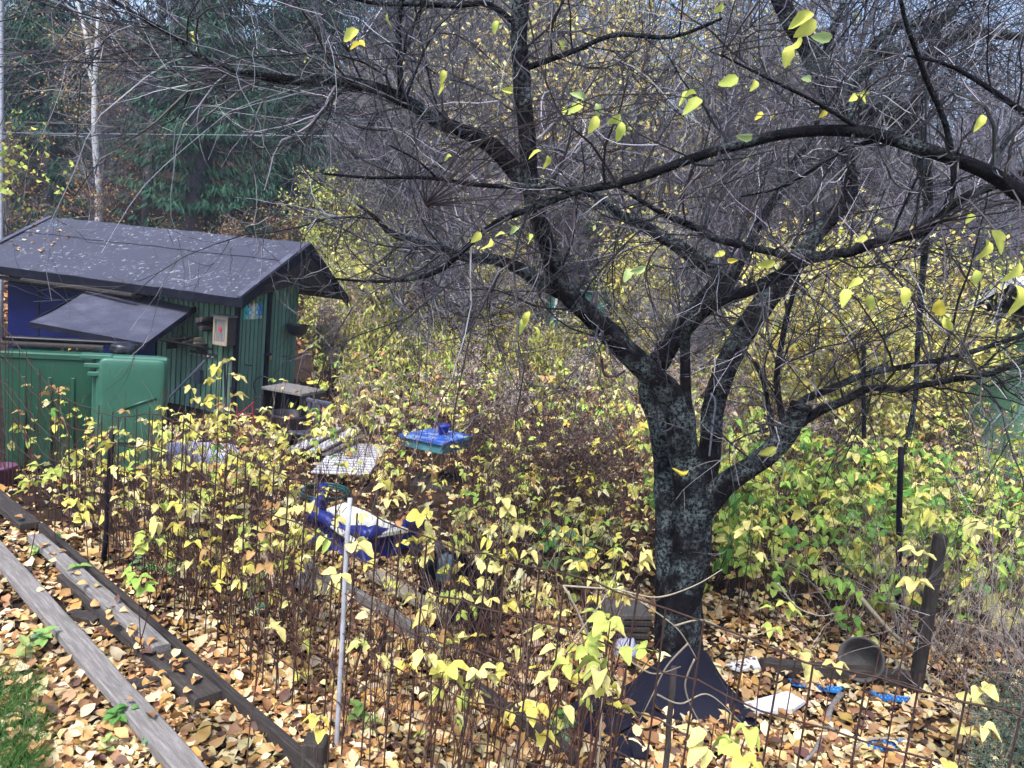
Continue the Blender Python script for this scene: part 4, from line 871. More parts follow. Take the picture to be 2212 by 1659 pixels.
mb = MB(); mb.tube([lc - by_ * .17 - bx_ * lw * .25 + SZ * .08, lc - by_ * .17 + bx_ * lw * .75 + SZ * .20], .016, 6); part('crease', mb, 'bin', lid, True)
mb = MB(); mb.box(lc - by_ * .165 - SZ * lz * .45, bx_ * (lw * .93), by_ * .016, SZ * .014, .005); part('crease', mb, 'bin', lid)
for xx in (-.55, .0, .5): mb = MB(); mb.box(c0 - by_ * .37 + bx_ * hw * xx - SZ * zt * .06, bx_ * .018, by_ * .014, SZ * zt * .36, .006); part('rib', mb, 'bin', binn)
hx = D(212, 760, 7.65)
for q in range(3):
    mb = MB(); mb.box(np.r_[hx[:2], zt + .045 - q * .085] + bx_ * (.02 * q) - by_ * .09, bx_ * (.14 - .012 * q), by_ * .08, SZ * .024, .008); part('hinge', mb, 'bin_lid', binn)
mb = MB(); mb.box(np.r_[hx[:2], zt - .35], bx_ * .045, by_ * .06, SZ * .36, .01); part('hinge_post', mb, 'bin_lid', binn)
# black tray, rubbish bag and a board on the container
tp = D(146, 734, 8.1); mb = MB(); n = 12
P = np.array([[tp + bx_ * (t - .5) * 1.15 + by_ * .09 * math.cos(a) + SZ * (.035 * math.sin(a)) for a in np.linspace(math.pi * .95, 2.1 * math.pi, 9)] for t in np.linspace(0, 1, n)]); mb.grid(P)
solo('gutter_trough', mb, 'black_pl', 'black plastic trough resting on top of the green container', 'trough', smooth=True)
mb = superbox(D(268, 752, 7.9), bx_ * .13, by_ * .11, SZ * .055, 14, .7); V = mb.V[0]; V += (wob(V, 22)[:, None] * .02); solo('rubbish_bag', mb, 'black_pl', 'small black rubbish bag beside the container hinge', 'bag', smooth=True)
mb = MB(); mb.box(D(110, 742, 8.0), bx_ * .5, by_ * .15, SZ * .012, .004); solo('loose_board', mb, 'dark_wood', 'dark board lying under the black trough', 'board')
mb = MB(); mb.box(D(4, 905, 7.7), bx_ * .03, by_ * .03, SZ * .62, .006); solo('wooden_post', mb, 'dark_wood', 'brown post at the left edge beside the container', 'post')
# purple pot at the left edge
def lathe(c, prof, n=20, axis=SZ):
    ax = unit(np.asarray(axis, float)); a = unit(np.cross(ax, [.3, 1, .1])); b = np.cross(ax, a)
    return MB().grid([[np.asarray(c) + (a * math.cos(t) + b * math.sin(t)) * r + ax * z for t in np.linspace(0, 2 * math.pi, n + 1)] for r, z in prof])
solo('flower_pot', lathe(G(8, 1045), [(.0, .0), (.085, 0), (.11, .16), (.12, .16), (.12, .19), (.105, .19), (.085, .03), (0, .03)]), 'purple', 'dull purple flower pot at the left edge below the container', 'flower pot', smooth=True)
# crate, black bin and chair by the gable
cr0 = D(632, 890, 10.2); cr0[2] = .42
crate = thing('black_crate', 'open black box standing on its side near the shed gable', 'crate', np.r_[cr0[:2], 0])
ux = unit(np.array([.93, -.36, 0])); vy = np.array([-ux[1], ux[0], 0])
for nm, c, a, b, d in (('top', SZ * .25, ux * .33, vy * .26, SZ * .018), ('base', SZ * -.25, ux * .33, vy * .26, SZ * .018), ('side', ux * -.31, ux * .018, vy * .26, SZ * .23), ('back', vy * .245, ux * .29, vy * .014, SZ * .23), ('divider', ux * .02, ux * .012, vy * .22, SZ * .23), ('side', ux * .31, ux * .018, vy * .26, SZ * .23)):
    mb = MB(); mb.box(cr0 + c, a, b, d, .004); part(nm, mb, 'grey_wood' if nm == 'top' else 'black_pl', crate)
mb = MB(); mb.box(cr0 * [1, 1, 0] + SZ * .08, ux * .28, vy * .2, SZ * .08, .005); part('plinth', mb, 'black', crate)
bb0 = D(625, 958, 9.75); bb0[2] = .0
solo('black_tub', lathe(bb0, [(0, 0), (.22, 0), (.26, .40), (.285, .41), (.285, .44), (.245, .44), (.21, .05), (0, .05)], 26), 'black_pl', 'round black tub in front of the open black box', 'tub', smooth=True)
ch0 = D(665, 965, 9.6); ch0[2] = 0
gs = thing('garden_chair', 'dark blue grey plastic chair half hidden beside the black tub', 'chair', ch0)
mb = MB(); mb.box(ch0 + SZ * .25, ux * .20, vy * .19, SZ * .018, .012); part('seat', mb, 'grey_pl', gs)
for k in range(5): mb = MB(); mb.box(ch0 + SZ * .44 + ux * (-.15 + .075 * k) + vy * .18, ux * .026, vy * .012, SZ * .17, .006); part('back_slat', mb, 'grey_pl', gs)
mb = MB(); mb.box(ch0 + SZ * .62 + vy * .18, ux * .20, vy * .018, SZ * .03, .012); part('top_rail', mb, 'grey_pl', gs)
for a in (-1, 1):
    for b in (-1, 1): mb = MB(); mb.tube([ch0 + ux * a * .2 + vy * b * .18, ch0 + ux * a * .17 + vy * b * .16 + SZ * .24], [.016, .02], 6); part('leg', mb, 'grey_pl', gs)
mb = MB(); mb.tube([D(612, 825, 10.4), D(634, 876, 10.2)], .014, 5); solo('grey_stick', mb, 'grey_wood', 'short grey stick standing on top of the black box', 'stick')
rf = thing('red_frame', 'small red metal frame standing by the shed corner', 'frame', np.r_[D(530, 940, 10.2)[:2], 0])
for q in (((512, 880), (512, 960)), ((546, 872), (546, 950)), ((512, 900), (546, 893)), ((512, 930), (546, 923)), ((505, 905), (550, 868))): mb = MB(); mb.tube([D(*q[0], 10.2), D(*q[1], 10.2)], .010, 5); part('bar', mb, 'redmetal', rf)
# slatted grate and grey planks piled behind it
pa, pb, pc = G(670, 1022, .12), G(795, 1028, .12), G(840, 962, .12); pal_ = thing('slatted_pallet', 'pale slatted wooden grate lying near the blue table', 'pallet', np.r_[pa[:2], 0])
ex = pb - pa; ey = pc - pb
for k in range(13): mb = MB(); t = (k + .5) / 13; c = pa + ex / 2 + ey * t; mb.box(c, ex / 2, unit(ey) * .030, SZ * .010, .003); part('slat', mb, 'white_wood', pal_)
for t in (.1, .5, .9): mb = MB(); mb.box(pa + ex * t + ey / 2 - SZ * .05, unit(ex) * .025, ey / 2, SZ * .038); part('bearer', mb, 'dark_wood', pal_)
for k in range(7):
    a = D(622 + k * 13, 1030 - k * 3, 9.0) ; b = D(700 + k * 14, 968 - k * 3, 10.0); zz = .14 + .03 * (k % 3); a[2] = zz; b[2] = zz + .05
    plank(a, b, .11, .03, 'white_wood' if k % 3 else 'grey_wood', 'weathered grey plank in the pile behind the slatted grate, ' + ['leftmost', 'second from left', 'third from left', 'middle one', 'third from right', 'second from right', 'rightmost'][k])
th_ = np.linspace(0, 5.2 * math.pi, 80); hc = G(702, 1070, .06); mb = MB(); mb.tube(np.array([hc + np.array([(.24 + .02 * math.sin(a * .7)) * math.cos(a), (.24) * math.sin(a), .012 * a / 3]) for a in th_]), .012, 6); solo('garden_hose', mb, 'hose', 'coil of dark teal garden hose below the slatted grate', 'hose', smooth=True)
mb = superbox(G(430, 985, .10), np.array([.42, .1, 0]), np.array([-.06, .22, 0]), SZ * .13, 14, .5); V = mb.V[0]; V += wob(V, 9)[:, None] * .03; solo('grey_tarpaulin', mb, 'bag', 'crumpled lilac grey tarpaulin heap behind the left canes', 'tarpaulin', smooth=True)
# blue table with pot
tl = thing('blue_table', 'small square table with blue painted top on an ochre post', 'table', np.r_[D(953, 1060, 8.5)[:2], 0])
tz = D(953, 945, 8.5)[2]; ca, cb, cc, cd = G(861, 937, tz), G(956, 957, tz), G(1028, 941, tz), G(940, 924, tz)
mb = MB(); mb.prism([ca, cb, cc, cd], -SZ * .03); part('table_top', mb, 'table_blue', tl)
m4 = (ca + cb + cc + cd) / 4; q = [m4 + (v - m4) * .86 for v in (ca, cb, cc, cd)]
for i in range(4):
    e0, e1 = q[i], q[(i + 1) % 4]; mb = MB(); mb.box((e0 + e1) / 2 - SZ * .085, (e1 - e0) / 2, unit(np.cross(e1 - e0, SZ)) * .012, SZ * .052, .003); part('apron', mb, 'table_green', tl)
mb = MB(); mb.box(m4 * [1, 1, 0] + SZ * (tz - .05) / 2, _x * .04, np.array([0, .04, 0]), SZ * (tz / 2 - .02), .006); part('leg', mb, 'ochre', tl)
mb = MB(); mb.box(m4 * [1, 1, 0] + SZ * .03, _x * .24, np.array([0, .24, 0]), SZ * .03, .008); part('foot', mb, 'dark_wood', tl)
pt = G(957, 938, tz + .003); solo('blue_pot', lathe(pt, [(0, 0), (.05, 0), (.065, .09), (.075, .09), (.075, .115), (.062, .115), (.045, .02), (0, .02)]), 'blue', 'small dark blue flower pot on the blue table', 'flower pot', smooth=True)
# blue tub with pale board on top
qa, qb, qc, qd = G(664, 1170, .02), G(790, 1222, .02), G(908, 1180, .02), G(690, 1108, .02)
tub = thing('blue_trough', 'blue plastic trough half buried in canes beside the white stake', 'trough', (qa + qb + qc + qd) / 4)
for i, (e0, e1) in enumerate(((qa, qb), (qb, qc), (qd, qa))):
    ax_ = unit(e1 - e0); sd_ = unit(np.cross(ax_, SZ)); n = 16
    P = [[e0 + (e1 - e0) * t + sd_ * (-.06 * math.sin(h * 2.6) + .025 * math.sin(t * 17 + h * 5)) + SZ * (.24 * h + .03 * math.sin(t * 9 + i)) for h in np.linspace(0, 1, 7)] for t in np.linspace(0, 1, n)]
    part('side', MB().grid(P), 'blue', tub, True)
    mb = MB(); mb.tube([e0 + (e1 - e0) * t + SZ * (.24 + .03 * math.sin(t * 9 + i)) - sd_ * .02 for t in np.linspace(0, 1, n)], .055, 8, bumpy=.3); part('rim', mb, 'blue', tub, True)
wa, wb, wc, wd = G(704, 1106, .27), G(745, 1092, .27), G(882, 1150, .25), G(790, 1166, .25)
mb = MB(); mb.prism([wa, wd, wc, wb], SZ * .03); solo('pale_board', mb, 'white_board', 'large pale cream board lying over the blue trough', 'board')
plank(G(692, 1116, .25), G(770, 1172, .25), .06, .02, 'white_board', 'narrow cream strip along the edge of the pale board')
# raised bed box, bucket, cloth
rb = thing('raised_bed', 'dark wooden raised bed box behind the white stake', 'raised bed', G(960, 1300))
rc = [G(905, 1310, 0), G(1045, 1390, 0), G(1075, 1300, 0), G(950, 1250, 0)]
for i in range(4): e0, e1 = rc[i], rc[(i + 1) % 4]; mb = MB(); mb.box((e0 + e1) / 2 + SZ * .13, (e1 - e0) / 2, unit(np.cross(e1 - e0, SZ)) * .014, SZ * .13, .004); part('side_board', mb, 'black', rb)
mb = MB(); mb.prism([rc[0] + SZ * .05, rc[1] + SZ * .05, rc[2] + SZ * .05, rc[3] + SZ * .05], SZ * .03); part('soil', mb, 'soil', rb)
bu = G(918, 1250, 0); solo('black_bucket', lathe(bu, [(0, 0), (.10, 0), (.13, .26), (.145, .27), (.145, .29), (.12, .29), (.09, .03), (0, .03)]), 'black_pl', 'black bucket standing at the corner of the raised bed', 'bucket', smooth=True)
mb = superbox(G(962, 1238, .13), _x * .07, np.array([0, .05, 0]), SZ * .15, 12, .6); V = mb.V[0]; V += wob(V, 25)[:, None] * .02; solo('grey_cloth', mb, 'cloth', 'crumpled blue grey cloth next to the black bucket', 'cloth', smooth=True)
# felt skirt at the foot of the tree
topc = [(1390, 1450, .18), (1420, 1432, .26), (1455, 1412, .36), (1490, 1398, .40), (1520, 1405, .34), (1545, 1440, .20)]
botc = [(1285, 1490, .015), (1300, 1548, .015), (1410, 1575, .02), (1520, 1572, .02), (1655, 1586, .015), (1690, 1558, .015)]
tp_ = spline(np.array([G(x, y, z) for x, y, z in topc]), 26); bp2 = spline(np.array([G(x, y, z) for x, y, z in botc]), 26)
P = np.zeros((14, 26, 3))
for i, t in enumerate(np.linspace(0, 1, 14)):
    q = tp_ * (1 - t) + bp2 * t; q = q - SZ * (.10 * math.sin(math.pi * t))[..., None] if False else q - SZ * (.10 * math.sin(math.pi * t) * np.clip(q[:, 2:3] * 5, 0, 1)); q[:, 2] += .012 * np.sin(np.arange(26) * .9) * math.sin(math.pi * t) + .004; P[i] = q
mb = MB().grid(P); mb.grid(P[::-1] - SZ * .006); solo('roofing_felt', mb, 'felt_dark', 'black felt sheet draped around the foot of the big tree', 'felt', smooth=True)
for i, pts in enumerate((((1215, 1535), (1290, 1490), (1352, 1515), (1362, 1570), (1300, 1600), (1235, 1565)), ((1330, 1540), (1352, 1545), (1410, 1640), (1370, 1640)), ((1300, 1600), (1345, 1590), (1380, 1660), (1310, 1670)))):
    pp = [G(x, y, .03 + .05 * (k % 2)) for k, (x, y) in enumerate(pts)]; mb = MB(); mb.prism(pp, SZ * .008); solo('felt_scrap', mb, 'felt_dark', ['wide scrap of black felt left of the tree foot', 'narrow strip of black felt curling down to the bottom edge', 'scrap of black felt at the bottom edge under the leaves'][i], 'felt')
# stack of tiles and dark box behind the tree, bag, white pieces
for k in range(5):
    c = G(1345, 1318, .24) + SZ * (-.045 * k); mb = MB(); mb.box(c + np.array([rng.normal(0, .012), rng.normal(0, .012), 0]), np.array([.17, .03, 0]), np.array([-.03, .13, 0]), SZ * .017, .004)
    solo('slab', mb, 'concrete' if k == 0 else 'dark_wood', 'pale grey slab on top of the dark stack behind the tree' if k == 0 else 'dark slab in the stack behind the tree, %s from top' % ['', 'second', 'third', 'fourth', 'lowest'][k], 'slab')
mb = superbox(G(1306, 1345, .10), _x * .13, np.array([0, .12, 0]), SZ * .11, 12, .4); solo('dark_sack', mb, 'black_pl', 'dark brown sack beside the slabs behind the tree', 'sack', smooth=True)
mb = superbox(G(1350, 1408, .07), np.array([.07, .03, 0]), np.array([-.02, .08, 0]), SZ * .08, 14, .7); V = mb.V[0]; V += wob(V, 30)[:, None] * .02; solo('pale_bag', mb, 'bag', 'crumpled pale lilac plastic bag left of the trunk foot', 'bag', smooth=True)
for i, (pts, z) in enumerate(((((1556, 1442), (1632, 1424), (1642, 1448), (1600, 1452)), .04), (((1596, 1528), (1700, 1500), (1738, 1522), (1712, 1540), (1640, 1545)), .05))):
    pp = [G(x, y, z) for x, y in pts]; mb = MB(); mb.prism(pp, SZ * .025); solo('white_offcut', mb, 'white_pl', ['small white panel piece lying behind the felt', 'larger white panel piece lying at the tip of the felt'][i], 'offcut')
# pot lying on its side
pc0 = G(1862, 1425, .14); axp = unit(CAM - pc0 + np.array([-.5, 0, .2])); solo('grey_pot', lathe(pc0 - axp * .1, [(0, -.02), (.07, -.02), (.125, .05), (.15, .15), (.152, .19), (.138, .19), (.12, .12), (.085, .02), (0, .0)], 28, axp), 'concrete', 'round grey pot lying on its side facing the camera', 'pot', smooth=True)
mb = superbox(pc0 + axp * .0 - SZ * .075, _x * .03, np.array([0, .02, 0]), SZ * .018, 8, .8); solo('pale_stone', mb, 'white_pl', 'small pale lump inside the grey pot', 'stone', smooth=True)
for i, pts in enumerate((((1702, 1468), (1770, 1484), (1824, 1488), (1812, 1498), (1740, 1488), (1708, 1480)), ((1876, 1496), (1930, 1506), (1965, 1508), (1956, 1518), (1905, 1514)), ((1842, 1596), (1880, 1602), (1954, 1600), (1956, 1632), (1900, 1622), (1850, 1612)))):
    pp = np.array([G(x, y, .03) for x, y in pts]); c = pp.mean(0); lab = ['strip of blue bubble wrap behind the white panel', 'strip of blue bubble wrap near the leaning post', 'blue bubble wrap in the leaves at bottom right'][i]
    t = thing('bubble_wrap', lab, 'bubble wrap', c * [1, 1, 0], 'pieces of blue bubble wrap'); mb = MB(); mb.prism(pp, SZ * .012); part('sheet', mb, 'bubble', t)
    mb = MB(); lo, hi = pp.min(0), pp.max(0); tvv, tff = [], []
    from mathutils.geometry import intersect_point_tri_2d
    qx = np.arange(lo[0], hi[0], .028); qy = np.arange(lo[1], hi[1], .028)
    dome = np.array([[math.cos(a) * r, math.sin(a) * r, z] for r, z in ((.013, 0), (.010, .007)) for a in np.arange(6) * math.pi / 3] + [[0, 0, .010]]); df = np.array([(k, (k + 1) % 6, 6 + (k + 1) % 6) for k in range(6)] + [(k, 6 + (k + 1) % 6, 6 + k) for k in range(6)] + [(6 + k, 6 + (k + 1) % 6, 12) for k in range(6)])
    pos = []
    for X_ in qx:
        for Y2 in qy:
            ins = False; n = len(pp)
            for a in range(n):
                p1, p2 = pp[a], pp[(a + 1) % n]
                if (p1[1] > Y2) != (p2[1] > Y2) and X_ < (p2[0] - p1[0]) * (Y2 - p1[1]) / (p2[1] - p1[1]) + p1[0]: ins = not ins
            if ins: pos.append((X_, Y2, .041))
    if pos: scatter(mb, dome, df, np.array(pos), np.tile(np.eye(3), (len(pos), 1, 1)), np.ones(len(pos)), np.ones((len(pos), 3))); o = part('bubble', mb, 'bubble', t, True); o['kind'] = 'stuff'
for i, (pts, r, lab) in enumerate(((((1816, 1500), (1795, 1530), (1790, 1560), (1812, 1600)), .022, 'thick crooked root standing in the leaves'), (((1790, 1560), (1760, 1620), (1730, 1650)), .016, 'crooked stick lying below the thick root'), (((1930, 1420), (1938, 1440), (1910, 1455), (1850, 1478)), .013, 'bent brown stick beside the grey pot'), (((1860, 1292), (1920, 1360), (1985, 1420), (2010, 1480)), .016, 'long pale stick leaning against the dark post'), (((1830, 1640), (1870, 1600), (1930, 1595), (1990, 1600)), .012, 'thin curved stick over the blue bubble wrap'))):
    zz = [.02, .06, .05, .02] if i < 3 or i == 4 else [.55, .35, .15, .02]
    P = np.array([G(x, y, zz[k]) for k, (x, y) in enumerate(pts)]); mb = MB(); mb.tube(spline(P, 24), np.linspace(r, r * .7, 24), 7, bumpy=.15); solo('stick', mb, 'pale_wood' if i > 1 else 'grey_wood', lab, 'stick', smooth=True)
# ================================================================== RASPBERRY CANES
CY_ = dict(pale=(.68, .60, .22), yel=(.64, .56, .12), yg=(.46, .52, .12), green=(.14, .30, .06), lime=(.32, .47, .09), tan=(.46, .27, .11), dust=(.26, .17, .14), straw=(.46, .38, .26), cream=(.70, .63, .34))
def trileaf(nseg, seed, droop):
    r = np.random.default_rng(seed); V = []; Fc = []; n0 = 0
    tips = [((.04, 0, .0), 0, .078), ((.036, .004, 0), 1.2, .062), ((.036, -.004, 0), -1.2, .062)]
    if seed % 4 == 3: tips = tips[:1]
    for (bx, by, bz), ang, Ln in tips:
        tv, tf = oval_leaf(.33, .25 + r.random() * .3, .12 + r.random() * .3, nseg, .07, droop * (.6 + r.random() * .8))
        tv = tv * Ln * (1 + r.normal(0, .1)); a = ang + r.normal(0, .15); tw = r.normal(0, .35)
        c, s_ = math.cos(tw), math.sin(tw); tv = np.stack([tv[:, 0], tv[:, 1] * c - tv[:, 2] * s_, tv[:, 1] * s_ + tv[:, 2] * c], -1)
        pt = droop * .3 + r.normal(0, .14); c, s_ = math.cos(pt), math.sin(pt); tv = np.stack([tv[:, 0] * c + tv[:, 2] * s_, tv[:, 1], -tv[:, 0] * s_ + tv[:, 2] * c], -1)
        c, s_ = math.cos(a), math.sin(a); tv = np.stack([tv[:, 0] * c - tv[:, 1] * s_, tv[:, 0] * s_ + tv[:, 1] * c, tv[:, 2]], -1) + np.array([bx, by, bz])
        V.append(tv); Fc.append(tf + n0); n0 += len(tv)
    # petiole: thin triangle pair
    V.append(np.array([[0, .0015, 0], [0, -.0015, 0], [.05, 0, .0015]])); Fc.append(np.array([[n0, n0 + 1, n0 + 2]]))
    return np.concatenate(V), np.concatenate(Fc)
TRI = [trileaf(5, s_, d_) for s_, d_ in ((0, .12), (1, .3), (2, .05), (3, .3), (4, .15), (5, .4))]
TRIlo = [trileaf(3, s_, d_) for s_, d_ in ((0, .25), (1, .45), (2, .1), (5, .6))]
rl = {}
for cn, c in CY_.items():
    for si, (tv, tf) in enumerate(TRI):
        b = MB(); cc = np.tile(c, (len(tv), 1)) * (1 + .12 * np.random.default_rng(si).normal(size=(len(tv), 1))); cc[-3:] = (.16, .07, .05); b.add(tv, tf, np.clip(cc, 0, .9)); rl[(cn, si)] = b.mesh('leaf', 'leaf_i', True)
stems = []
for k in range(12):
    z = np.linspace(0, 1, 8); be = rng.normal(0, .17, 2); P = np.stack([be[0] * z ** 2 +   .018 * np.cumsum(rng.normal(0, 1, 8)), be[1] * z ** 2 + .018 * np.cumsum(rng.normal(0, 1, 8)), z - .0], -1); P[:, :2] -= P[0, :2]
    mb = MB(); mb.tube(P, np.linspace(.0045, .002, 8), 4)
    p, d, L, r, _ = spawn(P[None], np.full((1, 8), .002), 3, .6, .35, (.1, .25), .9); B, RB = grow(p, d, L, np.full(3, .0016), 4, .1, .1); mb.tubes(B, RB, 3)
    stems.append((mb.mesh('stem', 'cane', True, colors=False), P))
def cane(x, y, h, cols, nleaf, label, group, lo=.45, ls=1.0):
    t = thing('raspberry_cane', label, 'raspberry cane', (x, y, H(x, y) - .02), group); t.rotation_euler = (0, 0, rng.uniform(0, 6.28)); k = int(rng.integers(0, 12)); me, P = stems[k]
    inst('stem', me, (0, 0, 0), (0, 0, 0), (1, 1, h), t)
    for q in range(nleaf):
        f = lo + (1 - lo) * (q + rng.uniform(.2, 1)) / max(nleaf, 1); f = min(f, .995); u = f * 7; i = min(int(u), 6); p = P[i] * (1 - u + i) + P[i + 1] * (u - i); p = p * np.array([1, 1, h])
        a = q * 2.4 + rng.uniform(-.5, .5)
        inst('leaf', rl[(cols[int(rng.integers(0, len(cols)))], int(rng.integers(0, 6)))], p, (rng.normal(0, .28), rng.normal(-.08, .25), a), ls * rng.uniform(.75, 1.25), t)
    return t
ncane = 0
YELLOWS = ['pale', 'yel', 'pale', 'yg', 'yel', 'cream', 'tan']; MIX = ['yg', 'lime', 'yel', 'pale', 'yg', 'green']; GREENS = ['lime', 'green', 'yg', 'green', 'lime', 'pale']
fd = np.gradient(fpath, axis=0); fd = fd / np.linalg.norm(fd, axis=1, keepdims=True); fn = np.stack([-fd[:, 1], fd[:, 0]], -1)
fn *= np.sign(fn[:, 1:2])
def fence_off(s_, o): i = np.searchsorted(fl, s_); i = min(i, len(fl) - 1); return fpath[i] + fn[i] * o
for k in range(150):                                   # row behind the fence
    s_ = fl[-1] * rng.beta(1.1, 1.25) * .86 + .6; o = .05 + abs(rng.normal(0, .65)); x, y = fence_off(s_, o)
    if math.hypot(x - 1.35, y - 5.1) < .5 or (x > .9 and y < 5.6 and rng.random() < .8): continue
    if y < 3.35 or (.19 < x / y < .36 and y < 4.9): continue
    if abs(x / y + .17) < .06 and y > 4.2 and rng.random() < .6: continue
    left = x < -1.3
    h = rng.uniform(.75, 1.25) if left else rng.uniform(.6, 1.1)
    cane(x, y, h, YELLOWS if rng.random() < .8 else MIX, int(rng.choice([0, 0, 1, 2] if x < -3.3 else [0, 1, 2, 3, 4, 5] if left else [0, 0, 1, 1, 2, 3])), 'thin brown raspberry cane with yellow leaves behind the left wire fence' if left else 'thin brown raspberry cane right of the white stake by the fence', 'raspberry canes, left fence' if left else 'raspberry canes, middle fence', .62); ncane += 1
for k in range(110):                                    # around table and boards
    x, y = rng.uniform(-3.6, 1.0), rng.uniform(5.6, 8.6)
    if -1.9 < x < -.6 and 6.0 < y < 7.4 and rng.random() < .75: continue
    if x < -2.8 and y > 7.6: continue
    if abs(x / y + .082) < .035 and 5.8 < y < 8.6: continue
    if abs(x / y + .17) < .06 and y < 7 and rng.random() < .7: continue
    if x < -.9 and y > 7.8 and rng.random() < .6: continue
    cane(x, y, rng.uniform(.55, 1.15), YELLOWS + MIX[:3], int(rng.choice([2, 3, 4, 5, 6])), 'leafy yellow raspberry cane between the shed and the big tree', 'raspberry canes, middle of the plot', .4); ncane += 1
for k in range(70):                                    # right of the tree
    x, y = rng.uniform(1.9, 5.4), rng.uniform(5.7, 8.6)
    cane(x, y, rng.uniform(.7, 1.35), GREENS if x > 3.2 or rng.random() < .35 else MIX, int(rng.choice([3, 4, 5, 6, 7])), 'raspberry cane with green and yellow leaves right of the big tree', 'raspberry canes, right of the tree', .35, 1.4); ncane += 1
# single tall shoots close to the lens, by their leaves
near = [(742, 1190, 2.5, 'pale'), (930, 1428, 2.3, 'pale'), (962, 1440, 2.35, 'yel'), (1330, 1400, 2.3, 'yg'), (1318, 1345, 2.5, 'yg'), (1300, 1470, 2.2, 'pale'), (1322, 1500, 2.25, 'yel'), (1205, 1480, 2.4, 'pale'), (1248, 1400, 2.6, 'yg'), (1540, 1580, 2.3, 'pale'), (1600, 1635, 2.1, 'yel'), (1615, 1590, 2.4, 'yg'), (1720, 1420, 3.0, 'pale'), (1800, 1440, 3.2, 'pale'), (1985, 1212, 2.7, 'pale'), (2010, 1648, 2.2, 'yel'), (2100, 1500, 2.7, 'pale'), (2095, 1580, 2.6, 'pale'), (800, 1400, 2.9, 'pale'), (692, 1560, 3.1, 'yel'), (1030, 1452, 2.8, 'pale'), (580, 1360, 3.3, 'pale'), (500, 790, 5.4, 'pale'), (474, 800, 5.5, 'yel'), (440, 880, 5.4, 'yel'), (420, 845, 5.5, 'pale'), (490, 905, 5.6, 'yel'), (70, 1040, 5.4, 'yg'), (110, 1018, 5.6, 'yg'), (165, 1090, 5.3, 'yel'), (325, 1160, 4.4, 'yg'), (400, 1095, 4.6, 'yel'), (300, 1240, 4.3, 'lime'), (850, 1060, 4.4, 'pale'), (905, 1110, 4.0, 'yel'), (1130, 1140, 4.2, 'pale'), (1080, 1080, 4.6, 'pale'), (1375, 1195, 4.2, 'pale'), (1060, 1230, 3.6, 'pale'), (640, 1100, 4.4, 'pale'), (560, 1170, 3.8, 'tan'), (1960, 1100, 4.2, 'yg'), (1620, 1130, 4.2, 'pale'), (1690, 1310, 4.0, 'yg')]
NEARL = {0: 'raspberry shoot whose pale leaves cross the middle of the white stake', 1: 'raspberry shoot with a large pale leaf low down right of the white stake', 3: 'lime raspberry shoot leaning just left of the trunk foot', 5: 'raspberry shoot with broad pale leaves over the black felt scrap', 6: 'raspberry shoot with one long hanging yellow leaf before the felt sheet', 7: 'raspberry shoot with pale leaves left of the black felt scrap', 9: 'small pale raspberry shoot at the bottom in front of the felt tip', 10: 'yellow raspberry shoot cut by the bottom edge below the felt tip', 12: 'pale raspberry shoot between the white offcut and the grey pot', 13: 'pale raspberry shoot directly left of the grey pot', 14: 'pale raspberry shoot in front of the leaning dark post', 15: 'yellow raspberry shoot cut by the bottom edge at far right', 16: 'single pale leaf shoot right of the leaning dark post', 17: 'pale raspberry shoot above the lower right corner', 18: 'pale raspberry shoot just right of the white stake at mid height', 19: 'yellow raspberry shoot at the foot of the white stake', 21: 'pale raspberry shoot left of the lower white stake', 22: 'tallest pale raspberry shoot in front of the shed corner', 27: 'lime raspberry shoot at far left above the dark plank', 29: 'yellow leaf shoot right of the short dark plank', 40: 'raspberry shoot with withered tan leaves in the left canes'}
for i, (x, y, Y, cn) in enumerate(near):
    p = D(x, y, Y); hgt = p[2]
    bx, by = p[0] + rng.normal(0, .08), p[1] + rng.normal(0, .08)
    side = 'left of the white stake' if x < 725 else ('in front of the big tree' if x < 1700 else 'at the right, close to the camera')
    t = thing('raspberry_shoot', NEARL.get(i, 'slender raspberry shoot with pale yellow leaves ' + side), 'raspberry cane', (bx, by, 0), 'tall raspberry shoots, ' + side)
    tip = p + SZ * .03; mb = MB(); P = spline(np.array([(bx, by, -.02), ((bx + p[0]) / 2 + rng.normal(0, .03), (by + p[1]) / 2 + rng.normal(0, .03), hgt * .5), tip]), 12); mb.tube(P, np.linspace(.0045, .002, 12), 5); part('stem', mb, 'cane', t, True)
    for q in range(2 if Y < 3.4 else 4):
        f = 1 - .045 * q; pp = P[-1] * 1.0 if q == 0 else P[int(11 * f)]
        cols = [cn, cn, 'yg' if cn == 'yg' else 'pale']
        o = inst('leaf', rl[(cols[q % 3], (i + q * 2) % 6)], pp - np.array([bx, by, 0]), (rng.normal(0, .22), rng.normal(.05, .22), rng.uniform(0, 6.28) if q else rng.uniform(-2.8, -.3)), rng.uniform(.85, 1.1) if Y < 3.5 else rng.uniform(.9, 1.2), t)
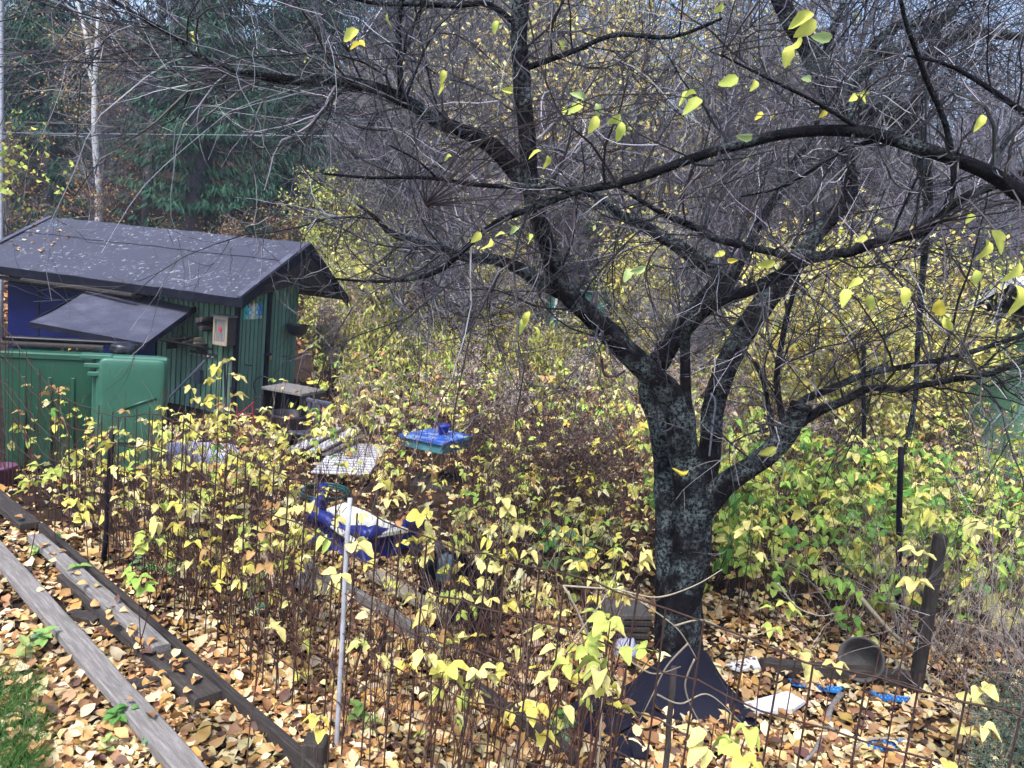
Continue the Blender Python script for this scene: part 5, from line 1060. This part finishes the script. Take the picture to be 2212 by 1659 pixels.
# the rest of the thicket, too many to count
def thicket(name, label, n, xr, yr, hr, cols, nleaf, leafsize, stemcol, mask=None, r0=.004, tilt=.2):
    x, y = rng.uniform(*xr, n), rng.uniform(*yr, n)
    if mask is not None: k = mask(x, y); x, y = x[k], y[k]; n = len(x)
    P0 = np.stack([x, y, hill(x, y) - .03], -1); A, RA = grow(P0, np.array([0, 0, 1.]) + rng.normal(0, tilt, (n, 3)), rng.uniform(*hr, n), np.full(n, r0) * rng.uniform(.7, 1.35, n), 7, .10, .02, .4, .03)
    mb = MB(); mb.tubes(A, RA, 3, pal(stemcol, n, .25))
    p, d, L, r, _ = spawn(A, RA, 2, .55, .3, (.15, .4), .7); B, RB = grow(p, d, L, np.maximum(r, .0015), 4, .12, .04); mb.tubes(B, RB, 3, pal(stemcol, len(B), .25))
    o = link(bpy.data.objects.new(name, mb.mesh(name, 'twig', False))); tag(o, label, 'thicket', kind='stuff')
    if nleaf:
        m = n * nleaf; idx = rng.integers(0, n, m); t = np.clip(rng.beta(3.0, 1.1, m) * 6, 0, 5.99); i = t.astype(int); u = (t - i)[:, None]; q = A[idx, i] * (1 - u) + A[idx, i + 1] * u
        c = pal([CY_[k] for k in cols], m, .14); mb = MB()
        for k in range(4):
            s_ = np.arange(m) % 4 == k; scatter(mb, *TRIlo[k], q[s_], rotmats(s_.sum(), .4), leafsize * rng.uniform(.7, 1.25, s_.sum()), c[s_])
        o2 = link(bpy.data.objects.new('leaves', mb.mesh('leaves', 'leaf', False)), o); o2['kind'] = 'stuff'
    return o
BR = [(.060, .026, .021), (.085, .042, .032), (.04, .02, .018), (.15, .10, .08)]
bedmask = lambda x, y: ~((x / y > .20) & (x / y < .36) & (y < 5.2)) & (np.hypot(x - 1.35, y - 5.1) > .45) & ~((x > -1.9) & (x < -.5) & (y > 5.4) & (y < 7.3) & (rng.random(len(x)) < .7)) & ~((x < -2.8) & (y > 7.4)) & ~((np.abs(x / y + .17) < .065) & (y > 4.3) & (y < 7) & (rng.random(len(x)) < .7)) & ~((np.abs(x / y + .082) < .03) & (y > 5.8)) & ~((x < -.9) & (y > 7.6) & (rng.random(len(x)) < .35))
def behind(x, y): return np.interp(x, fpath[:, 0], fpath[:, 1]) + .05 < y
thicket('cane_thicket', 'dense bare brown canes with yellow leaves filling the plot', 1900, (-4.6, 1.2), (3.4, 9.2), (.5, 1.2), YELLOWS + ['yg', 'yel', 'pale'], 1, .95, BR, lambda x, y: behind(x, y) & bedmask(x, y) & ((rng.random(len(x)) < .75) | (y > 5)))
thicket('cane_thicket', 'dense brown canes with green and yellow leaves right of the tree', 900, (1.5, 6.5), (5.6, 9.5), (.5, 1.3), GREENS + MIX + ['pale', 'yel', 'yg'], 2, 1.35, BR)
thicket('weed_thicket', 'thicket of yellow leafed shoots and brown stems beyond the table', 1900, (-2.6, 9), (9.0, 15), (.5, 1.4), ['pale', 'yel', 'yg', 'dust', 'straw', 'straw', 'tan', 'lime', 'yg', 'cream'], 2, 1.15, BR + [(.30, .22, .18), (.24, .15, .12)], None, .005)
thicket('weed_thicket', 'far overgrown garden of yellow shoots and brown stems', 2200, (-2.5, 22), (14, 32), (.6, 1.6), ['pale', 'yel', 'yg', 'dust', 'cream', 'lime', 'straw', 'pale'], 4, 1.9, BR + [(.28, .21, .18)], lambda x, y: x > -2.5 + 0 * y, .008)
thicket('bare_canes', 'crowd of leafless reddish brown canes along the fence', 900, (-3.6, 1.3), (3.3, 5.8), (.35, .95), YELLOWS, 0, 1, [(.055, .022, .02), (.085, .04, .03), (.035, .017, .016)], lambda x, y: behind(x, y) & bedmask(x, y) & (y < np.interp(x, fpath[:, 0], fpath[:, 1]) + 1.5), .0036, .1)
# dry brown weeds, single plants
def weed_mesh(seed, cols, leafn, drop, fluff):
    st = MB(); n = 5; P0 = np.c_[rng.normal(0, .05, (n, 2)), np.full(n, -.03)]
    A, RA = grow(P0, np.array([0, 0, 1.]) + rng.normal(0, .10, (n, 3)), rng.uniform(.8, 1.25, n), np.full(n, .005), 9, .04, .02, .4); st.tubes(A, RA, 4, pal([(.07, .04, .035)], n))
    p, d, L, r, _ = spawn(A, RA, 9, .6, .45, (.08, .22), .7); B, RB = grow(p, d, L, np.maximum(r, .0015), 4, .1, .03); st.tubes(B, RB, 3, pal([(.09, .05, .04)], len(B)))
    src = np.concatenate([A[:, 2:].reshape(-1, 3), np.repeat(B.reshape(-1, 3), 2, 0)]); q = src[rng.integers(0, len(src), leafn)] + rng.normal(0, .018, (leafn, 3))
    lf = MB(); rot = rotmats(leafn)
    if drop:
        dv = unit(rng.normal(0, .5, (leafn, 3)) - SZ); y_ = unit(np.cross(rng.normal(size=(leafn, 3)), dv)); rot = np.stack([dv, y_, np.cross(dv, y_)], -1)
    tv = LEAF2[0] * np.array([1, .6 if drop else .9, 1.6]); scatter(lf, tv, LEAF2[1], q, rot, rng.uniform(.02, .05, leafn) * (1.9 if drop else 1), pal(cols, leafn, .2))
    if fluff:
        tp = B[:, -1]; m = len(tp) * 7; scatter(lf, LEAF2[0], LEAF2[1], np.repeat(tp, 7, 0) + rng.normal(0, .022, (m, 3)), rotmats(m), rng.uniform(.02, .04, m), pal([(.42, .36, .34), (.34, .28, .27)], m))
    return st, lf
DRY = protos(weed_mesh, [(1, [(.085, .05, .045), (.12, .075, .065), (.06, .035, .035)], 420, 0, 0), (2, [(.14, .085, .07), (.20, .14, .11), (.09, .055, .05)], 380, 0, 0), (3, [(.13, .085, .07), (.10, .06, .05)], 260, 0, 1)], ('stem', 'foliage'), ('twig', 'leaf'), (False, False))
STRAW = protos(weed_mesh, [(6, [(.46, .35, .27), (.36, .25, .21), (.54, .46, .35)], 300, 0, 1), (7, [(.40, .27, .23), (.30, .19, .17), (.56, .50, .38)], 320, 0, 1)], ('stem', 'foliage'), ('twig', 'leaf'), (False, False))
ROD = protos(weed_mesh, [(4, [(.44, .44, .11), (.36, .38, .10), (.52, .46, .14)], 330, 1, 0), (5, [(.50, .46, .13), (.30, .34, .09), (.55, .48, .18)], 300, 1, 1)], ('stem', 'foliage'), ('twig', 'leaf'), (False, False))
def weed(pr, x, y, s_, label, grp):
    t = thing('dry_weed', label, 'weed', (x, y, H(x, y)), grp); t.rotation_euler = (rng.normal(0, .05), rng.normal(0, .05), rng.uniform(0, 6.28)); t.scale = (s_, s_, s_ * rng.uniform(.9, 1.15))
    for me, pn in zip(pr, ('stem', 'foliage')): link(bpy.data.objects.new(pn, me), t)
for k in range(34):
    x, y = rng.uniform(-.35, 1.3), rng.uniform(6.6, 9.6)
    weed(DRY[int(rng.integers(0, 2))], x, y, rng.uniform(.75, 1.1), 'dark brown withered weed standing right of the blue table', 'withered weeds by the table')
for k in range(80):
    y = rng.uniform(9.6, 17); x = rng.uniform(-.30, .75) * y * .55 + .6
    if x < -3.0 and y < 13.5: continue
    weed([STRAW[0], STRAW[1], DRY[2], STRAW[0], DRY[1]][k % 5], x, y, rng.uniform(.9, 1.35), 'brown withered weed in the overgrown garden beyond the table', 'withered weeds beyond the table')
for k in range(48):
    y = rng.uniform(10.5, 19); x = rng.uniform(-2.7, .8) + (y - 12) * .02
    if k > 34: x, y = rng.uniform(-3.9, -1.8), rng.uniform(14.2, 19)
    weed(ROD[k % 2], x, y, rng.uniform(.9, 1.4), 'yellow green weed with drooping leaves right of the shed', 'drooping yellow weeds by the shed')
for k in range(26):
    y = rng.uniform(12.9, 17.5); x = y * rng.uniform(-.275, -.17)
    weed([ROD[0], STRAW[0], ROD[1], STRAW[1]][k % 4], x, y, rng.uniform(1.2, 1.7), 'tall withered weed close behind the right end of the shed', 'weeds behind the shed gable')
PALE = protos(bare_tree_mesh, [(3.0, .04, 20, 8, 3, 9, .8, (.09, .06, .06), .1, [(.66, .56, .16), (.58, .54, .14), (.72, .64, .28)], 2300, .115), (2.2, .03, 18, 8, 3, 10, .9, (.09, .06, .06), .05, [(.60, .56, .16), (.45, .48, .12), (.70, .62, .24)], 1900, .11)], ('stem', 'crown', 'foliage'), ('far_bark', 'twig', 'leaf'))
for i, (x, y) in enumerate([q_ for q_ in [(4.7, 10.8), (5.6, 11.6), (6.6, 12.2), (7.4, 13.2), (5.0, 12.8), (8.4, 14.6), (3.6, 10.6), (6.2, 13.5), (7.6, 15.5), (9.2, 17.5), (5.4, 16.5), (10.8, 15), (4.2, 14), (9.0, 13), (11.5, 18), (3.2, 19), (1.2, 17), (7.0, 19.5), (-.4, 16), (12.8, 20), (13.5, 17), (5.2, 21), (8.2, 22), (10.6, 22), (2.4, 15.5)] if not gap(*q_)] + [(-3.9, 15.2), (-3.5, 17.5), (-2.9, 14.6)]):
    plant_tree('pale_shrub', PALE[i % 2], x, y, i, rng.uniform(.8, 1.05), 'shrub with pale yellow leaves ' + ('close behind the shed gable' if x < -2 else 'behind the trunk of the big tree'), 'shrub', 'pale yellow shrubs ' + ('behind the shed' if x < -2 else 'beyond the tree'), ('stem', 'crown', 'foliage'))
# bare thicket shrubs between the plot and the forest
THK = protos(bare_tree_mesh, [(4.0, .045, 34, 8, 4, 12, .75, (.06, .052, .06), .06), (3.2, .04, 30, 9, 4, 13, .9, (.09, .08, .092), .04)], ('stem', 'crown'), ('far_bark', 'twig'))
for i, (x, y) in enumerate([q_ for q_ in [(-2.2, 14.5), (-1.0, 13), (.4, 15), (1.6, 13), (2.8, 14), (4.0, 12.5), (-2.8, 17), (-1.6, 19), (.2, 18.5), (5.2, 15), (6.5, 13), (7.8, 12), (9.2, 15), (3.4, 17), (6.4, 18), (8.4, 19.5), (10.5, 17), (-.2, 21.5), (-3.8, 20), (-2.4, 23), (1.8, 21), (4.2, 23), (12, 19.5), (7.2, 24), (10, 25)] if not gap(*q_) and not (q_[0] > 3 and q_[1] < 16)]):
    plant_tree('bare_shrub', THK[i % 2], x, y, i * 2.1, rng.uniform(.9, 1.4), 'leafless grey shrub tangle between the plot and the forest', 'shrub', 'bare shrubs beyond the plot', ('stem', 'crown'))
# yellow green young tree leaning in at the left edge
yt = thing('young_tree', 'young tree with lime yellow leaves leaning in at the left edge', 'tree', np.r_[D(-120, 620, 8.6)[:2], 0])
b0 = np.r_[D(-120, 620, 8.6)[:2], -.1]; tp0 = D(-70, 300, 8.6); mb = MB(); mb.tube(spline(np.array([b0, (b0 + tp0) / 2 + .05, tp0]), 14), np.linspace(.04, .012, 14), 7); part('trunk', mb, 'bark_plain', yt, True)
tg = np.array([D(x, y, 8.6 + rng.normal(0, .15)) for x, y in ((40, 400), (110, 395), (60, 330), (95, 365), (50, 440), (125, 405), (150, 350), (85, 270), (40, 250), (60, 460), (30, 370), (20, 420))])
A = np.stack([spline(np.array([np.array([b0[0], b0[1], 0]) + (tp0 - b0) * [1, 1, 1] * rng.uniform(.75, 1.0), (tp0 + t_) / 2 - SZ * .05, t_]), 8) for t_ in tg]); mb = MB(); mb.tubes(A, np.tile(np.linspace(.007, .002, 8), (len(A), 1)), 3, pal([(.16, .14, .12)], len(A))); part('crown', mb, 'twig', yt)
yl = []
for c in ((.55, .58, .14), (.62, .60, .12), (.42, .52, .12)): b = MB(); b.add(*oval_leaf(.38, .3, .2, 4, .04, .2), np.array(c)); yl.append(b.mesh('leaf', 'leaf_i', True))
for k in range(90):
    a = A[k % len(A)]; p = a[int(rng.integers(3, 8))] + rng.normal(0, .05, 3)
    inst('leaf', yl[k % 3], p - np.array(yt.location), rng.uniform(0, 6.28, 3), rng.uniform(.045, .075), yt)

# ================================================================== LEAF LITTER, GRASS, SMALL PLANTS
LT = [litter_leaf(.5, .25, .34), litter_leaf(-.4, .5, .38), litter_leaf(.9, .1, .30), litter_leaf(.2, -.3, .42)]
LPAL = [(.50, .30, .12), (.58, .39, .17), (.42, .23, .09), (.64, .48, .27), (.70, .56, .37), (.22, .11, .055), (.46, .25, .07), (.66, .49, .27), (.32, .17, .08), (.70, .57, .30), (.11, .055, .04)]
lit = MB()
def litter(n, xr, yr, size, z=(0.0, .05), tilt=.35, mask=None, pl=LPAL):
    x, y = rng.uniform(*xr, n), rng.uniform(*yr, n)
    if mask is not None: k = mask(x, y); x, y = x[k], y[k]
    n = len(x); zz = hill(x, y) + rng.uniform(*z, n); c = pal(pl, n, .16)
    for k in range(4):
        s_ = np.arange(n) % 4 == k; scatter(lit, *LT[k], np.stack([x, y, zz], -1)[s_], rotmats(s_.sum(), tilt), size * np.clip(rng.lognormal(-.05, .33, s_.sum()), .4, 1.9), c[s_] * (1 - .55 * ss(.15, .6, wob(np.stack([x, y, 0 * x], -1)[s_], 2.2)))[:, None])
litter(21000, (-4.8, 4.2), (2.9, 6.2), .060, (0, .045), .28)
litter(10000, (-3.4, 2.6), (2.7, 4.4), .059, (.01, .06), .42)
litter(5000, (-5.5, 6), (6.0, 10.5), .072, (0, .04))
litter(6000, (-4, 12), (10, 20), .10, (0, .06))
litter(5000, (-22, 0), (17.5, 26), .16, (0, .08), .35, None, [(.40, .18, .06), (.30, .13, .05), (.22, .10, .05), (.46, .24, .08)])
litter_o = link(bpy.data.objects.new('leaf_litter', lit.mesh('leaf_litter', 'litter', True))); tag(litter_o, 'carpet of orange and tan fallen leaves covering the ground', 'leaf litter', kind='stuff')
lm2 = []
for k in range(14):
    b = MB(); b.add(*LT[k % 4], np.array(LPAL[k % 11])); lm2.append(b.mesh('leaf', 'litter', True))
def lone(x, y, z, s_=.07, t_=.3): return inst('leaf', lm2[int(rng.integers(0, 14))], (x, y, z), (rng.normal(0, t_), rng.normal(0, t_), rng.uniform(0, 6.28)), s_ * rng.uniform(.75, 1.2), litter_o)
for k in range(215):
    px, py = rng.uniform(0, 1300), rng.uniform(1330, 1655)
    if py < 1330 + max(0, px - 700) * .25: py = 1640
    p = G(px, py); lone(p[0], p[1], rng.uniform(.055, .075))
for (xa, ya, xb, yb, zz, n, wv) in ((150, 1245, 452, 1512, .128, 42, .055), (76, 1160, 350, 1402, .16, 14, .03), (-40, 1046, 66, 1136, .135, 3, .05), (0, 1190, 420, 1680, .145, 3, .05)):
    a, b = G(xa, ya, zz), G(xb, yb, zz); sd_ = unit(np.cross(b - a, SZ))
    for k in range(n): q = a + (b - a) * rng.uniform(.08, .97) + sd_ * rng.uniform(-wv, wv); lone(q[0], q[1], zz + rng.uniform(.002, .014), .066, .14)
# leaves caught on the roof and the container
for k in range(26):
    u, v = rng.uniform(3.9, 4.95), rng.uniform(.0, .9); p = S(u, v, roof_z(v) + .035); lone(p[0], p[1], p[2], .07, .2)
for k in range(14): p = c0 + bx_ * rng.uniform(-.2, .95) * hw + by_ * rng.uniform(-.25, .2); lone(p[0], p[1], zt + .01, .06, .25)
# grass tuft
n = 5200; gxy = np.array([G(rng.uniform(-160, 85), rng.uniform(1470, 1800))[:2] for _ in range(n)]); d0 = unit(np.c_[rng.normal(.15, .4, (n, 2)), np.ones(n)])
A, RA = grow(np.c_[gxy, np.zeros(n)], d0, rng.uniform(.06, .17, n), np.full(n, .0024), 4, .12, -.22, .25); mb = MB(); mb.tubes(A, RA, 3, pal([(.07, .17, .03), (.10, .22, .05), (.05, .12, .03)], n, .2)); o = link(bpy.data.objects.new('grass', mb.mesh('grass', 'leaf', False))); tag(o, 'tuft of bright green grass at the lower left corner', 'grass', kind='stuff')
# low green weeds among the leaves
wl = []
for c in ((.10, .24, .06), (.22, .36, .10), (.34, .42, .14), (.16, .30, .16)):
    b = MB()
    for q in range(7):
        tv, tf = oval_leaf(.36, .3, .2, 4, .06, .4); a = q * .95 + rng.uniform(-.3, .3); ca, sa = math.cos(a), math.sin(a); e = rng.uniform(.2, .8); s_ = rng.uniform(.04, .065)
        tv = tv * s_; tv = np.stack([tv[:, 0] * math.cos(e) - tv[:, 2] * math.sin(e), tv[:, 1], tv[:, 0] * math.sin(e) + tv[:, 2] * math.cos(e)], -1); tv = np.stack([tv[:, 0] * ca - tv[:, 1] * sa, tv[:, 0] * sa + tv[:, 1] * ca, tv[:, 2] + rng.uniform(.02, .10)], -1); b.add(tv, tf, np.array(c))
        b.tubes(np.array([[[0, 0, 0], tv[0] * .6, tv[0]]]), np.full((1, 3), .0018), 3, np.array([[.12, .2, .06]]))
    wl.append(b.mesh('low_weed', 'leaf_i', False))
lw = [(120, 1185), (75, 1220), (230, 1640), (330, 1640), (300, 1580), (95, 1420), (55, 1440), (300, 1240), (330, 1255), (370, 1270), (340, 1200), (560, 1340), (620, 1330), (770, 1585), (800, 1600), (1200, 1620), (1215, 1600), (540, 1310), (460, 1230), (420, 1180), (250, 1590), (170, 1270), (1235, 1250), (1210, 1210), (1190, 1270), (1180, 1180), (1225, 1170), (1260, 1225), (1170, 1230), (1240, 1290), (560, 1290), (80, 1410)]
for i, (x, y) in enumerate(lw):
    p = G(x, y); side = 'left of the big trunk' if x > 1100 else 'in the left foreground'; big = x > 1100 and y < 1300
    o = inst('low_weed', wl[i % 4], (p[0], p[1], .03), (0, 0, i), rng.uniform(1.8, 3.0) if big else rng.uniform(.8, 1.5)); tag(o, 'low green weed growing through the fallen leaves ' + side, 'weed', 'low weeds ' + side)
# dry tangle at the right edge and pale bare stems
n = 560; x = rng.uniform(1.9, 4.4, n); y = rng.uniform(3.4, 6.2, n); k = (x > 1.55 + (y - 3.4) * .42 + .9 * (y < 4.6)) & ~((x < 3.1) & (y < 5.75) & (rng.random(len(x)) < .75)) & ~((x / y > .485) & (x / y < .55) & (y < 5.4)); x, y = x[k], y[k]; n = len(x)
A, RA = grow(np.c_[x, y, np.zeros(n)], unit(np.c_[rng.normal(-.05, .35, (n, 2)), np.ones(n)]), rng.uniform(.5, 1.3, n), np.full(n, .0042), 9, .13, rng.normal(0, .06, n), .4, .03)
p, d, L, r, _ = spawn(A, RA, 4, .7, .2, (.2, .5), .6); B, RB = grow(p, d, L, r, 6, .16, rng.normal(0, .05, len(p)), .4, .04); mb = MB(); mb.tubes(A, RA, 4, pal([(.20, .15, .13), (.30, .25, .23), (.12, .08, .07)], n)); mb.tubes(B, RB, 3, pal([(.24, .19, .17), (.34, .29, .27)], len(B)))
o = link(bpy.data.objects.new('dry_stems', mb.mesh('dry_stems', 'twig', False))); tag(o, 'tangle of pale dry stems along the right edge', 'dry stems', kind='stuff')
n = 9000; q = np.array([G(rng.uniform(2090, 2300), rng.uniform(1560, 1750)) for _ in range(240)]); q = q[rng.integers(0, 240, n)] + np.c_[rng.normal(0, .06, (n, 2)), rng.beta(1.2, 2, n) * .55]; mb = MB(); scatter(mb, LEAF2[0] * [1, .5, 1], LEAF2[1], q, rotmats(n), rng.uniform(.015, .03, n), pal([(.10, .15, .11), (.15, .20, .15), (.07, .11, .08)], n)); solo('grey_shrub', mb, 'leaf', 'low grey green shrub in the lower right corner', 'shrub')
vines = [((1217, 1265), (1284, 1270), (1342, 1275), (1390, 1304), (1457, 1352), (1486, 1390), (1505, 1424)), ((1342, 1275), (1420, 1290), (1500, 1265), (1560, 1230)), ((1457, 1352), (1520, 1340), (1600, 1375), (1670, 1360)), ((1486, 1390), (1440, 1440), (1410, 1500), (1380, 1560)), ((1500, 1424), (1480, 1480), (1500, 1540), (1540, 1600)), ((1680, 1260), (1720, 1310), (1770, 1330), (1800, 1325)), ((1350, 1420), (1410, 1455), (1470, 1440)), ((1240, 1380), (1300, 1300), (1330, 1240)), ((1420, 1500), (1470, 1520), (1530, 1500), (1600, 1560))]
vt = thing('dry_vine', 'pale leafless stems arching across the fence in front of the felt', 'vine', (0.55, 3.0, 0))
mbv = MB(); mbv.tube(spline(np.array([(.55, 3.0, 0), D(1300, 1500, 3.0), D(1260, 1350, 2.95), D(1217, 1265, 2.9)]), 20), .005, 5); part('stem', mbv, 'pale_wood', vt, True)
for v in vines: mb = MB(); mb.tube(spline(np.array([D(a, b, 2.9 + .03 * i) for i, (a, b) in enumerate(v)]), 24), np.linspace(.0045, .002, 24), 5); part('stem', mb, 'pale_wood', vt, True)
mb = MB(); mb.box((0, 72, 24), (96, 0, 0), (0, 93, 0), (0, 0, 26.5))
hz = link(bpy.data.objects.new('haze', mb.mesh('haze', 'soil', False, colors=False))); tag(hz, 'thin bluish autumn haze filling the valley air', 'haze', kind='stuff')
hm = bpy.data.materials.new('haze_air'); hm.use_nodes = True; hn = hm.node_tree; hn.nodes.remove(hn.nodes['Principled BSDF'])
pv = hn.nodes.new('ShaderNodeVolumePrincipled'); pv.inputs['Color'].default_value = (.70, .78, 1.0, 1); pv.inputs['Density'].default_value = .0013; pv.inputs['Anisotropy'].default_value = .1
hn.links.new(pv.outputs[0], hn.nodes['Material Output'].inputs['Volume']); hz.data.materials.clear(); hz.data.materials.append(hm)
sc.cycles.volume_bounces = 0

# ordinal labels for things of a kind that stand in a row
ORD = ['first', 'second', 'third', 'fourth', 'fifth', 'sixth', 'seventh', 'eighth', 'ninth', 'tenth', 'eleventh', 'twelfth']
def ordinals(name, match, phrase):
    L = [o for o in bpy.data.objects if o.parent is None and o.name.split('.')[0] == name and match in o.get('label', '')]
    L.sort(key=lambda o: o.location.x / o.location.y)
    for i, o in enumerate(L[:12]): o['label'] = phrase % ORD[i]
ordinals('golden_tree', 'golden', 'golden yellow tree behind the bare branches, %s from the left')
ordinals('amber_bush', 'amber', 'amber leafed bush at the forest edge above the shed, %s from the left')
ordinals('bare_tree', 'left slope', 'leafless tree among the spruces on the left slope, %s from the left')
ordinals('bare_tree', 'gardens', 'leafless grey tree in the gardens beyond the plum tree, %s from the left')
